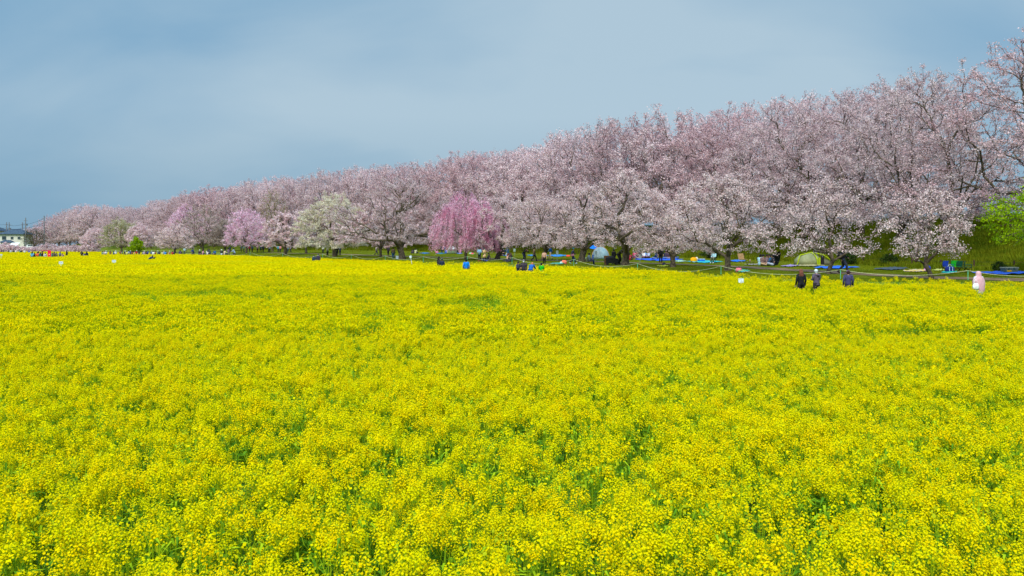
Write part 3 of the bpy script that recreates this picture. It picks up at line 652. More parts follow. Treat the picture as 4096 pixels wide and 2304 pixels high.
def cloth_meshes(P, long=False):
    Q = {k: pv(P, k) for k in P}; top = MB(); tr = MB(); shoe = MB(); hair = MB(); lh = MB(); mask = MB()
    pel, che, nec = Q['pel'], Q['che'], Q['nec']
    ax = (nec - pel).normalized()
    pts = [pel - ax * (.12 if not long else .12), pel + ax * .04, che * .55 + pel * .45, che, (che + nec) / 2 + Vector((0, 0, .02)), nec - ax * .01]
    rx = [.185, .18, .168, .19, .175, .075]
    def oval(mb, pts, rx, flat=.68, n=12):
        vs = []; fs = []
        for i, p in enumerate(pts):
            a = Vector((1, 0, 0)); d = (pts[min(i + 1, len(pts) - 1)] - pts[max(i - 1, 0)]).normalized(); b = d.cross(a).normalized()
            for k in range(n): t = 2 * PI * k / n; vs.append(p + a * math.cos(t) * rx[i] + b * math.sin(t) * rx[i] * flat)
        for i in range(len(pts) - 1):
            for k in range(n): fs.append((i * n + k, i * n + (k + 1) % n, (i + 1) * n + (k + 1) % n, (i + 1) * n + k))
        fs.append(tuple(range(n - 1, -1, -1))); m = (len(pts) - 1) * n; fs.append(tuple(range(m, m + n))); mb.add(vs, fs)
    oval(top, pts, rx)
    if long:
        d = Vector((0, 0, -1)); oval(top, [pel - Vector((0, 0, .42)), pel - Vector((0, 0, .2)), pel], [.26, .22, .185], .75)
    for s in 'RL':
        sh = Q['sh' + s]; inn = sh * .6 + Vector((che.x, che.y, sh.z)) * .4
        limb(top, [inn, sh, Q['el' + s], Q['wr' + s]], [.085, .082, .062, .045])
        hp = Q['hi' + s]; limb(tr, [hp + (pel - hp) * .3 + ax * .02, hp, Q['kn' + s], Q['an' + s] + Vector((0, 0, .01))], [.125, .118, .078, .058])
        an, to = Q['an' + s], Q['to' + s]; limb(shoe, [an + (an - to) * .3, an, to + (to - an) * .25], [.045, .055, .038], 6)
    oval(tr, [pel - ax * .08, pel + ax * .03, pel + ax * .1], [.17, .172, .16])
    h = Q['hea']; up = (h - nec).normalized()
    def cap(mb, r, dy, dz, lo): mb.ball(h + Vector((0, dy, dz)), r, 12, 6, lo)
    cap(hair, (.1, .108, .115), -.022, .03, -.25); hair.ball(h + Vector((0, -.05, -.02)), (.09, .07, .1), 10, 6)
    cap(lh, (.105, .11, .118), -.022, .028, -.25); lh.loft([(h.x, h.y - .06, h.z + .04, .1, .07), (h.x, h.y - .07, h.z - .08, .115, .07), (h.x, h.y - .09, h.z - .2, .13, .065), (h.x, h.y - .09, h.z - .3, .11, .045)], 12)
    mask.ball(h + Vector((0, .07, -.045)), (.062, .04, .045), 8, 5)
    hat = MB(); hat.ball(h + Vector((0, -.01, .045)), (.108, .115, .1), 12, 5, 0.0); hat.box(h + Vector((0, .12, .05)), (.14, .1, .015))
    bn = MB(); bn.ball(h + Vector((0, -.01, .035)), (.108, .115, .115), 12, 6, -.1)
    return dict(top=pymesh('top', top.v, top.f, True), trousers=pymesh('trousers', tr.v, tr.f, True), shoes=pymesh('shoes', shoe.v, shoe.f, True), hair=pymesh('hair', hair.v, hair.f, True),
                long_hair=pymesh('long_hair', lh.v, lh.f, True), mask=pymesh('mask', mask.v, mask.f, True), cap=pymesh('cap', hat.v, hat.f, True), beanie=pymesh('beanie', bn.v, bn.f, True))
_pc = {}
M_skin = mat('skin', (.46, .26, .18), (.52, .31, .22), scale=8, rough=.6)
def person(pos, rz, ps, top, tro, label, hair=(22, 18, 16), head='hair', h=1.0, mask=False, coat=False, shoes=(40, 38, 38), group=None, hat=None, clear=0):
    key = (ps, coat)
    if key not in _pc:
        _pc[key] = cloth_meshes(POSES[ps], coat); _pc[key]['body'] = skin_body(POSES[ps])
        for m in _pc[key].values():
            if not m.materials: m.materials.append(M_skin)
    C = _pc[key]; o = empty('person', pos, rz, label, 'person', group); o.scale = (h, h, h)
    linked(C['body'], 'body', o)
    linked(C['top'], 'coat' if coat else 'jacket', o, cmat(top)); linked(C['trousers'], 'trousers', o, cmat(tro)); linked(C['shoes'], 'shoes', o, cmat(shoes))
    linked(C['long_hair' if head == 'long' else 'hair'], 'hair', o, cmat(hair, 'hair'))
    if head in ('cap', 'beanie'): linked(C[head], head, o, cmat(hat or (40, 40, 45)))
    if mask: linked(C['mask'], 'face_mask', o, cmat((225, 235, 240)))
    if clear: CLEAR.append((pos[0], pos[1] - clear * .3, clear * .75))
    return o
BACK = 0.0; FRONT = PI
def build_people():
    # walkers among the flowers, right
    person(at(3204, 41), .05, 'stand', (22, 24, 28), (30, 30, 34), 'person with long wavy brown hair and black coat among the flowers, seen from behind', hair=(105, 62, 48), head='long', h=.97, clear=1.3)
    o = person(at(3266, 41.5), .35, 'hold', (88, 78, 96), (38, 34, 38), 'person with short grey hair in a quilted mauve puffer jacket among the flowers', hair=(190, 200, 205), h=.96, clear=1.3)
    P = POSES['hold']; mb = MB()
    for i in range(9):      # quilting bands of the puffer jacket
        z = .86 + i * .062; rx = .192 - .012 * math.sin(i * .5); mb.loft([(0, .006, z - .024, rx * .97, rx * .66), (0, .006, z, rx * 1.06, rx * .75), (0, .006, z + .024, rx * .97, rx * .66)], 12, False)
    mb.build('quilting', cmat((96, 84, 104)), o, True)
    hd = MB(); hd.tube([(-.13, -.05, 1.40), (0, -.16, 1.36), (.13, -.05, 1.40), (0, .04, 1.43)], [.05, .065, .05, .04], 8); hd.build('hood', cmat((92, 80, 100)), o, True)
    person(at(3393, 41.5), -.2, 'stand', (62, 60, 98), (32, 34, 50), 'person with purple cap and navy hooded top among the flowers, seen from behind', hair=(60, 36, 40), head='beanie', hat=(88, 66, 96), h=.93, clear=1.3)
    # headscarf
    p = at(3914, 38.5); CLEAR.append((p[0], p[1] - .55, 1.0)); o = empty('person', p, .12, 'person in a long pale pink headscarf and shawl holding a white bag among the flowers', 'person'); o.scale = (.94,) * 3
    if ('stand', True) not in _pc:
        _pc[('stand', True)] = cloth_meshes(POSES['stand'], True); _pc[('stand', True)]['body'] = skin_body(POSES['stand'])
        for m in _pc[('stand', True)].values(): m.materials.append(M_skin)
    C = _pc[('stand', True)]; linked(C['body'], 'body', o); linked(C['top'], 'coat', o, cmat((214, 205, 215))); linked(C['trousers'], 'trousers', o, cmat((220, 220, 228))); linked(C['shoes'], 'shoes', o, cmat((200, 200, 200)))
    mb = MB(); rings = [(0, 0, 1.70, .03, .03), (0, 0, 1.68, .085, .09), (0, .0, 1.62, .122, .13), (0, 0, 1.54, .130, .135), (0, -.01, 1.46, .125, .13), (0, -.01, 1.41, .17, .14), (0, -.01, 1.34, .25, .16), (0, -.01, 1.2, .30, .18), (.01, -.01, 1.02, .315, .19), (.03, -.01, .86, .29, .19), (.05, -.01, .74, .26, .18), (.06, -.01, .66, .2, .16)]
    V = []; n = 36
    for (x, y, z, a, b) in rings:
        for k in range(n):
            t = 2 * PI * k / n; w = 1 + (.055 * math.sin(t * 6 + z * 9) + .03 * math.sin(t * 11 - z * 14)) * (0 if z > 1.45 else min(1, (1.45 - z) * 5)); dz = .05 * math.sin(t * 2 + 1) * (1 if z < .9 else 0)
            V.append((x + a * w * math.cos(t), y + b * w * math.sin(t), z + dz))
    Fc = [(i * n + k, i * n + (k + 1) % n, (i + 1) * n + (k + 1) % n, (i + 1) * n + k) for i in range(len(rings) - 1) for k in range(n)]
    link('headscarf', pymesh('headscarf', V, Fc, True), mat('headscarf', lin((206, 156, 166)), lin((220, 176, 182)), scale=5, bump=.2), o)
    mb = MB(); mb.loft([(0, 0, 0, .10, .04), (0, 0, .05, .15, .07), (0, 0, .2, .15, .06), (0, 0, .3, .08, .03)], 12); mb.tube([(-.07, 0, .28), (-.06, 0, .42), (0, 0, .48), (.06, 0, .42), (.07, 0, .28)], .012, 5)
    b = mb.build('bag', cmat((232, 236, 232)), None, True, (p[0] - .26, p[1] - .22, p[2] + .72)); tag(b, 'white shoulder bag held by the person in the pink headscarf', 'bag')
    # group mid
    person(at(2072, 64), PI + .9, 'hold', (52, 56, 74), (40, 40, 46), 'person with short black hair left of the white masked man in the flowers', h=.92, clear=1.6)
    person(at(2095, 64), PI - .1, 'stand', (50, 46, 58), (34, 34, 38), 'grey haired person wearing a white face mask and charcoal jacket in the flowers', hair=(120, 118, 122), h=1.0, mask=True, clear=1.6)
    person(at(2124, 63), -.3, 'lean', (20, 84, 160), (30, 60, 120), 'person with curly light brown hair and blue patterned jacket bending over the flowers', hair=(176, 118, 72), head='hair', h=1.02, clear=1.6)
    person(at(2166, 63), .1, 'hold', (10, 170, 20), (30, 60, 150), 'person in a bright green hooded raincoat and dark beanie in the flowers', head='beanie', hat=(48, 46, 52), h=.86, clear=1.6)
    person(at(1865, 69), .1, 'stand', (0, 120, 215), (30, 60, 110), 'person in a bright blue hooded jacket standing in the flowers below the weeping cherry', h=1.0, clear=1.6)
    person(at(1755, 79), -1.0, 'stand', (48, 46, 50), (36, 36, 40), 'person with long black hair and black down jacket in the flowers', head='long', h=1.02, clear=1.7)
    person(at(1768, 77.5), .2, 'stand', (28, 44, 66), (30, 34, 40), 'person in a navy jacket and grey cap beside the one with long black hair', head='cap', hat=(120, 130, 130), h=.93, clear=1.7)
    person(at(1273, 106), PI, 'stand', (52, 48, 72), (36, 36, 40), 'masked person in a dark purple jacket at the flower edge below the cream tree', mask=True, h=1.03, clear=2)
    person(at(1256, 107), PI, 'stand', (40, 60, 80), (36, 36, 40), 'shorter masked person beside the dark purple jacket below the cream tree', mask=True, h=.93, clear=2)
    p = at(601, 116); person(p, -PI / 2 - .2, 'lean', (18, 58, 92), (20, 24, 34), 'person in a dark blue jacket crouching over a tripod in the left field', head='cap', hat=(50, 52, 52), h=1.02, clear=2.4)
    t = empty('tripod', (p[0] + .62, p[1], p[2]), 0, 'camera on a thin black tripod in front of the crouching photographer', 'tripod')
    for a in (0, 2.1, 4.2): MB().tube([(0, 0, 1.1), (math.cos(a) * .4, math.sin(a) * .4, 0)], .018, 5).build('leg', cmat((25, 25, 28)), t)
    MB().box((0, 0, 1.17), (.16, .1, .11)).tube([(.05, 0, 1.17), (.2, 0, 1.17)], .04, 8).build('camera', cmat((22, 22, 24)), t)
    # lawn
    person(hit(3372, 1095), -PI / 2 - .25, 'walk', (26, 28, 38), (48, 54, 72), 'person in a dark hoodie with backpack striding along the dirt path past the blue sheet', h=1.06, shoes=(80, 66, 60))
    p = hit(3372, 1095); mb = MB(); mb.loft([(0, 0, .98, .13, .1), (0, 0, 1.1, .16, .13), (0, 0, 1.35, .15, .12), (0, 0, 1.46, .09, .07)], 10); b = mb.build('backpack', cmat((20, 24, 32)), None, True, (p[0] - .22, p[1] + .03, p[2])); tag(b, 'black backpack worn by the striding walker', 'backpack')
    person(hit(2291, 1056), -PI / 2, 'walk', (26, 34, 58), (24, 40, 78), 'person in dark navy clothes with a teal hood walking near the low white branches', head='beanie', hat=(0, 90, 110), h=1.0, shoes=(190, 215, 220))
    b = MB().box((0, 0, 0), (.34, .12, .22), 0).tube([(-.12, 0, .1), (0, 0, .3), (.12, 0, .1)], .012, 5); q = hit(2291, 1056); b = b.build('shoulder_bag', cmat((130, 84, 100)), None, False, (q[0] - .05, q[1] - .25, q[2] + .95)); tag(b, 'mauve shoulder bag on the walker in navy clothes', 'bag')
    person(hit(2098, 1045), PI + .6, 'lean', (22, 22, 26), (26, 32, 60), 'person in black bending forward under the hanging white blossom', h=1.1)
    person(hit(2136, 1046), -1.2, 'walk', (120, 100, 78), (28, 28, 34), 'walker in a brown jacket half hidden behind white blossom', h=1.0)
    person(hit(2202, 1040), 1.3, 'walk', (20, 90, 160), (196, 176, 150), 'walker in a blue jacket and beige trousers on the far side of the path', h=1.05)
    person(hit(2177, 1059), PI, 'stand', (190, 150, 130), (22, 22, 24), 'person in beige top and black skirt beneath hanging blossoms', h=.85)
    person(hit(1918, 1046), PI - .4, 'hold', (120, 160, 190), (28, 26, 30), 'standing person in a light blue denim jacket and black trousers', mask=False, h=1.0, shoes=(190, 110, 70))
    person(hit(1938, 1047), PI + .5, 'phone', (190, 160, 115), (26, 26, 30), 'standing person in a beige trench coat taking a picture', head='long', mask=True, coat=True, h=.97, shoes=(30, 30, 50))
    person(hit(1957, 1044), 1.2, 'sit', (34, 36, 40), (20, 26, 50), 'seated person in a dark jacket on the blue sheet under the forked tree', h=1.15)
    person(hit(2031, 1047), -.9, 'sit', (196, 150, 130), (70, 72, 96), 'seated person with auburn hair leaning together with a companion on the grass', hair=(90, 46, 36), head='long', h=1.15)
    person(hit(2044, 1047), .7, 'sit', (36, 38, 44), (52, 56, 70), 'seated person in a black jacket beside the auburn haired one', hair=(70, 50, 46), head='long', h=1.2)
    for px, c, l in ((2002, (170, 190, 200), 'masked person in a pale jacket'), (2014, (44, 36, 44), 'masked person in a black top')):
        person(hit(px, 1024.5), PI, 'kneel', c, (34, 28, 40), l + ' kneeling on the picnic mat right of the forked tree', head='long', mask=True, h=1.15)
    person(hit(2031, 1024.5), .5, 'kneel', (10, 60, 84), (180, 180, 190), 'person in a dark teal hooded coat kneeling with back turned on the picnic mat', head='beanie', hat=(10, 60, 84), h=1.25)
    person(hit(1573, 1038), 0.1, 'stand', (90, 76, 60), (16, 70, 110), 'person in blue jeans standing under the thick trunked cherry', h=.98, shoes=(200, 205, 210))
    person(hit(1105 + 1400 - 1050 + 98, 1023), .4, 'walk', (60, 50, 60), (34, 28, 36), 'walker in dark clothes on the path left of the blue jeans', h=1.0)
    person(hit(1505, 1021), -1.2, 'walk', (180, 160, 150), (60, 60, 80), 'walker in a pale top striding behind the slender cherry', h=1.0)
    person(hit(1662, 1014), -.5, 'sit', (190, 190, 150), (60, 56, 66), 'seated person in a pale cream jacket at the fence, left of the weeping cherry', head='long', h=1.1)
    person(hit(1652, 1014), .5, 'sit', (50, 50, 70), (50, 50, 60), 'seated person in a dark jacket next to the cream jacket', h=1.0)
    person(hit(1767, 1013.5), .4, 'stand', (44, 48, 54), (48, 50, 58), 'standing person in dark grey behind the weeping cherry strands', h=1.0)
    person(hit(1781, 1013.5), -.3, 'hold', (60, 110, 150), (60, 80, 90), 'standing person in a blue grey jacket behind the weeping cherry strands', h=.85)
    person(hit(1841, 1014), .1, 'sit', (196, 120, 160), (60, 60, 80), 'seated person in a pink hooded top behind the weeping cherry trunk', head='beanie', hat=(196, 120, 160), h=1.1)
    person(hit(1826, 1014), -.4, 'sit', (60, 40, 50), (40, 40, 50), 'seated person in dark red behind the weeping cherry', h=1.0)
    for i, (px, c, l, ps) in enumerate([(1337 + 12, (26, 28, 44), 'standing person in black right of the cream tree trunk', 'phone'), (1310, (150, 150, 120), 'standing person in a khaki jacket and black trousers left of the cream tree trunk', 'hold'), (1360, (40, 48, 70), 'person in a navy jacket right of the cream tree trunk', 'hold'),
                                      (1292, (200, 200, 180), 'person in a cream coat behind the cream tree branches', 'stand'), (1075, (90, 50, 60), 'person in a maroon coat by the path left of the cream tree', 'walk'), (1079, (150, 160, 170), 'person in a grey coat by the path beside the maroon coat', 'stand'),
                                      (1121, (196, 130, 130), 'person in a salmon jacket standing near the tree stump', 'stand'), (1113, (60, 150, 170), 'person in a teal jacket beside the salmon jacket', 'stand'), (1150, (150, 190, 215), 'person in a pale blue jacket and jeans right of the tree stump', 'stand'), (1163, (70, 66, 80), 'person in dark grey right of the pale blue jacket', 'walk')]):
        person(hit(px, [1026, 1026, 1022, 1014, 1010, 1010, 1011, 1011, 1012, 1011][i]), [PI, PI - .4, .6, 0, 1, PI, 0, 0, 0, 1.2][i], ps, c, (28, 40, 80) if i == 8 else (32, 34, 42), l, h=1.0)
    for i, (px, c, l) in enumerate([(998, (120, 20, 36), 'a dark red coat'), (1009, (50, 56, 90), 'a navy coat'), (1030, (150, 120, 110), 'a dusty pink coat'), (1043, (20, 70, 80), 'a teal jacket'), (1053, (28, 34, 52), 'a black jacket'), (976, (100, 120, 110), 'a grey green jacket'), (965, (30, 60, 80), 'dark blue'), (920, (16, 30, 46), 'black, bending')]):
        person(hit(px, 1009.5), [0, .5, PI, PI, 0, 1, 2, .4][i], 'lean' if px == 920 else ('walk' if i % 2 else 'stand'), c, (34, 32, 40), 'person in %s standing on the path under the far cherries' % l, h=1.0, group='people on the path under the far cherries')
    # picnics right
    person(hit(2560, 1037), .5, 'sit', (26, 34, 60), (130, 120, 130), 'seated person in navy with a striped cap right of the forked trunk', head='cap', hat=(150, 170, 200), h=1.2)
    person(hit(2518, 1041), -.5, 'sit', (150, 30, 50), (80, 60, 60), 'seated person in red behind the forked trunk', h=1.0)
    for i, (px, c, l) in enumerate([(2540, (190, 60, 110), 'a pink patterned kimono'), (2551, (150, 40, 60), 'a crimson patterned jacket'), (2559, (60, 40, 50), 'a dark brown top'), (2571, (220, 220, 225), 'a white shirt'), (2580, (120, 150, 200), 'a light blue shirt'), (2596, (170, 180, 210), 'a pale lilac shirt')]):
        person(hit(px, 1033), [0, 1, -1, PI, .4, 2][i], 'sit', c, (90, 60, 90), 'person in %s seated in the circle behind the blue sheet' % l, h=1.1, group='picnic circle behind the blue sheet')
    person(hit(2643, 1053), PI, 'stand', (24, 24, 28), (18, 18, 22), 'standing person in a black track suit beside the big blue sheet', h=1.05, shoes=(120, 60, 56))
    for i, (px, py, c, l, ps) in enumerate([(2628, 1040, (22, 50, 80), 'dark blue jacket hunched on the big blue sheet', 'sit'), (2664, 1039, (40, 44, 60), 'dark jacket facing the camera on the big blue sheet', 'sit'), (2672, 1039, (60, 46, 60), 'brown jacket on the big blue sheet', 'sit'), (2693, 1038, (30, 46, 76), 'navy jacket at the right end of the big blue sheet', 'sit')]):
        person(hit(px, py), [1.2, PI, PI, -1.1][i], ps, c, (90, 110, 150), 'seated person in ' + l, h=1.3)
    person(hit(2455, 1058), .4, 'stand', (30, 30, 34), (24, 24, 28), 'person in black crouched at the cart beside the dome tent', head='beanie', hat=(24, 40, 60), h=.9)
    person(hit(2480, 1059), PI + .8, 'lean', (60, 58, 40), (18, 18, 22), 'person in black trousers and dark green jacket leaning over by the trunk', head='beanie', hat=(30, 34, 40), h=1.15)
    for i, (px, py, c, l, ps, rz) in enumerate([(3051, 1064, (110, 88, 84), 'plaid brown blanket and black beanie', 'sit', PI + .2), (3068, 1063, (96, 84, 96), 'grey checked jacket', 'sit', PI - .3), (3083, 1063, (30, 74, 110), 'blue jacket under the black umbrella', 'sit', 1.4), (3094, 1064, (34, 40, 52), 'dark patterned jacket in front of the black umbrella', 'sit', 1.0), (3040, 1062, (150, 190, 205), 'pale blue top at the left of the umbrella group', 'sit', -.8)]):
        person(hit(px, py), rz, ps, c, (176, 150, 120) if i != 3 else (150, 160, 180), 'seated person in ' + l, head='beanie' if i == 0 else 'hair', hat=(18, 20, 28), h=1.18, group='picnic group by the black umbrella')
    # crest of the bank
    for i, (px, Y, c, l, rz) in enumerate([(3834, 80, (24, 24, 28), 'black jacket with arms out', 1.2), (3888, 80, (110, 100, 84), 'a plaid skirt and jacket', .3), (3912, 80, (28, 50, 90), 'a dark blue coat', 0), (3908, 83, (150, 60, 90), 'a pink top', 2), (4010, 78, (40, 40, 60), 'a dark coat near the maple', -.5), (4030, 79, (60, 60, 70), 'a grey coat nearest the maple', .7), (3800, 84, (60, 50, 60), 'brown clothes behind the boughs', 1.0)]):
        person(at(px, Y), rz, 'stand' if i % 2 else 'walk', c, (40, 40, 60), 'person in %s walking on top of the embankment' % l, h=1.0, group='walkers on top of the embankment')
    # crowd at left: around the red panel
    G = 'people gathered round the red panel'
    for i, (px, c, l, hh) in enumerate([(129, (90, 170, 205), 'sky blue shirt at the left end', 1.08), (139, (70, 60, 64), 'dark brown jacket beside the sky blue shirt', .98), (149, (240, 100, 60), 'bright orange coat', 1.02), (154, (226, 110, 80), 'salmon orange coat', 1.05), (163, (30, 110, 110), 'teal jacket', 1.0), (170, (26, 36, 44), 'black coat next to the orange ones', 1.1), (181, (200, 190, 200), 'white scarf and grey coat left of the red panel', .95),
                                      (208, (60, 130, 130), 'teal top right of the red panel', .95), (217, (110, 96, 84), 'brown jacket right of the red panel', 1.05), (226, (90, 84, 70), 'olive coat', .95), (240, (110, 120, 140), 'grey backpack and jacket', 1.05), (250, (150, 110, 130), 'dusty pink top', .85), (267, (44, 30, 60), 'dark purple coat standing apart', 1.1), (327, (30, 40, 30), 'black coat at the left of a pair', 1.1), (336, (60, 40, 160), 'violet child size jacket', .85), (347, (30, 40, 60), 'dark coat at the right of a pair', 1.0)]):
        person(at(px, 142 if px < 255 else 158), i * 1.7, ['stand', 'hold', 'phone'][i % 3], c, (40, 40, 50), 'person in %s in the left field' % l, head='long' if i % 3 == 0 else 'hair', h=hh, group=G if px < 255 else None, clear=1.6 if px < 255 else 2)
    G = 'walkers along the far aisle of the field'
    cols = [((110, 130, 110), 'grey green'), ((180, 30, 50), 'red'), ((220, 220, 225), 'white'), ((110, 70, 60), 'brown'), ((150, 160, 200), 'lilac'), ((190, 160, 180), 'pale pink'), ((28, 40, 60), 'black'), ((130, 60, 60), 'maroon'), ((180, 130, 110), 'tan'), ((40, 90, 140), 'blue'), ((60, 50, 70), 'dark'), ((190, 190, 120), 'pale yellow')]
    xs = [410, 417, 424, 441, 455, 463, 481, 490, 500, 507, 514, 521, 528, 538, 546, 556, 571, 577, 586, 592, 606, 613, 622, 631, 637, 648, 655, 661, 668, 678, 690, 697]
    for i, px in enumerate(xs):
        c, l = cols[(i * 5 + i // 4) % len(cols)] if px not in (424, 592, 661) else {424: cols[2], 592: ((10, 80, 200), 'royal blue'), 661: ((40, 140, 210), 'sky blue')}[px]
        person(at(px, 178 + (i * 7 % 9)), i * 2.1, ['walk', 'stand', 'hold', 'phone'][i % 4], c, (40, 44, 60), 'person in %s top, far field aisle, %s from the left' % (l, ordn(i + 1)), head=['hair', 'long', 'cap'][i % 3], hat=(210, 220, 225), h=1.0, group=G, clear=1.4)
    G = 'people seated on the lawn edge beyond the flowers'
    for i, (px, c, l, ps) in enumerate([(720, (30, 40, 90), 'navy jacket', 'sit'), (738, (190, 220, 225), 'white shirt, walking', 'walk'), (772, (24, 50, 110), 'deep blue jacket', 'kneel'), (798, (50, 44, 50), 'dark jacket and white cap', 'sit'), (811, (190, 140, 150), 'pink jacket', 'sit'), (831, (225, 225, 230), 'white jacket', 'sit'), (838, (40, 60, 80), 'slate jacket', 'kneel'), (860, (10, 80, 130), 'blue hood', 'sit'),
                                      (885, (40, 50, 50), 'dark top with white cap', 'sit'), (898, (210, 180, 160), 'beige jacket', 'sit'), (914, (90, 76, 90), 'brown grey coat', 'kneel'), (936, (150, 170, 200), 'pale blue coat', 'kneel')]):
        p = hit(px, 1019.5); person(p, i * 1.3, ps, c, (60, 60, 80), 'person in %s on the lawn edge, %s from the left' % (l, ORD[i + 1]), head='cap' if 'cap' in l else 'hair', hat=(225, 230, 235), h=1.3 if ps != 'walk' else 1.0, group=G)
    G = 'heads showing over the farthest flowers'
    for i, px in enumerate([6, 15, 35, 43, 54, 63, 79, 85, 98, 116, 302, 315]):
        person(at(px, 236), i * 2.4, 'stand', [(90, 60, 80), (40, 50, 70), (60, 60, 70), (210, 215, 225), (40, 60, 60), (230, 220, 225), (70, 160, 150), (60, 60, 60), (220, 220, 220), (30, 70, 180), (150, 100, 100), (160, 110, 100)][i], (40, 40, 50),
               'far off person in the flowers before the far edge, %s from the left' % ORD[i + 1], h=1.0, group=G, clear=1.2)
# ------------------------------------------------------------------ things on the lawn
def sheet(px0, px1, y0, y1, c, label, name='picnic_sheet', skew=0.0, yn=None, tint=None):
    """ground sheet between photo columns px0..px1, far edge row y0, near edge row y1; laid on the lawn"""
    a = hit(px0, (y0 + y1) / 2 + skew); b = hit(px1, (y0 + y1) / 2 - skew); f = hit((px0 + px1) / 2, y0 + .3); n = hit((px0 + px1) / 2, y1)
    cs = [np.array(a[:2]), np.array(n[:2]), np.array(b[:2]), np.array(f[:2])]; r = np.random.default_rng(int(px0) + 9); V = []; Fc = []; m = 12
    for i in range(m + 1):
        for j in range(m + 1):
            u, v = i / m, j / m; q = cs[0] * (1 - u) * (1 - v) + cs[1] * u * (1 - v) + cs[2] * u * v + cs[3] * (1 - u) * v
            e = min(u, v, 1 - u, 1 - v); V.append((q[0], q[1], .05 + abs(r.normal()) * .035 + (.02 if e > 0 else 0)))
    V = np.array(V); V[:, 2] += terrain(V[:, 0], V[:, 1])[0]
    for i in range(m):
        for j in range(m): k = i * (m + 1) + j; Fc.append((k, k + 1, k + m + 2, k + m + 1))
    mt = mat('sheet_%d_%d_%d' % c, tuple(v * .9 for v in lin(c)), tint or tuple(min(1, v * 1.12) for v in lin(c)), scale=2.5, rough=.45, bump=.5, coords='World', spec=.4)
    o = link(name, pymesh(name, V, Fc, True), mt); tag(o, label, 'ground sheet'); return o
def camp_chair(pos, rz, c, label, s=1.0):
    o = empty('camp_chair', pos, rz, label, 'chair', 'folding camp chairs'); o.scale = (s,) * 3; fr = cmat((22, 28, 26)); cl = cmat(c)
    MB().box((0, .0, .42), (.5, .42, .03)).build('seat', cl, o)
    V = []; MB().box((0, -.24, .66), (.5, .035, .42), 0, 1.0, -.18).build('backrest', cl, o)
    for sx in (-1, 1):
        MB().tube([(sx * .25, -.22, 0), (sx * .25, .2, .42)], .013, 5).tube([(sx * .25, .22, 0), (sx * .25, -.26, .42), (sx * .25, -.3, .88)], .013, 5).build('leg', fr, o)
        MB().tube([(sx * .27, .22, .42), (sx * .27, .22, .6)], .012, 5).box((sx * .27, -.02, .61), (.06, .5, .02)).build('armrest', cl, o)
    for sy in (-1, 1): MB().tube([(-.25, sy * .22, .02), (.25, sy * .22, .42)], .012, 5).tube([(.25, sy * .22, .02), (-.25, sy * .22, .42)], .012, 5).build('crossbar', fr, o)
    return o
def dome(mb, rx, ry, rz, n=20, m=8, open_=None):
    for i in range(m):
        for k in range(n): pass
    mb.ball((0, 0, 0), (rx, ry, rz), n, m, 0.0); return mb
def bag(pos, d, c, label, cat='bag', name='bag', rz=0.0, band=None):
    o = empty(name, pos, rz, label, cat); x, y, z = d
    mb = MB(); mb.loft([(0, 0, 0, x * .42, y * .45), (0, 0, z * .08, x * .52, y * .55), (0, 0, z * .75, x * .5, y * .5), (0, 0, z * .97, x * .38, y * .3), (0, 0, z, x * .2, y * .12)], 8); mb.build('bag_body', cmat(c), o, True)
    MB().tube([(-x * .2, 0, z * .95), (-x * .1, 0, z * 1.25), (x * .1, 0, z * 1.25), (x * .2, 0, z * .95)], .015, 5).build('handle', cmat(band or tuple(v // 2 for v in c)), o)
    return o
def umbrella(pos, r, c, label, tilt, rz, n=8):
    o = empty('umbrella', pos, rz, label, 'umbrella'); o.rotation_euler = (tilt, 0, rz); V = [(0, 0, r * .42)]; Fc = []
    for j in range(1, 5):
        for k in range(n * 2):
            t = PI * k / n; q = j / 4; sag = 1 - .05 * (k % 2) * q; V.append((r * q * math.cos(t) * sag, r * q * math.sin(t) * sag, r * .42 * (1 - q * q)))
    m = n * 2
    for k in range(m): Fc.append((0, 1 + k, 1 + (k + 1) % m))
    for j in range(3):
        for k in range(m): Fc.append((1 + j * m + k, 1 + (j + 1) * m + k, 1 + (j + 1) * m + (k + 1) % m, 1 + j * m + (k + 1) % m))
    link('canopy', pymesh('canopy', V, Fc, True), cmat(c), o); MB().tube([(0, 0, r * .5), (0, 0, -.35), (0, .03, -.42), (0, .08, -.4)], .012, 6).build('pole', cmat((60, 60, 64)), o)
    for k in range(n): t = 2 * PI * k / n; MB().tube([(0, 0, r * .1), (r * .5 * math.cos(t), r * .5 * math.sin(t), r * .3)], .006, 4).build('rib', cmat((70, 70, 74)), o)
    return o
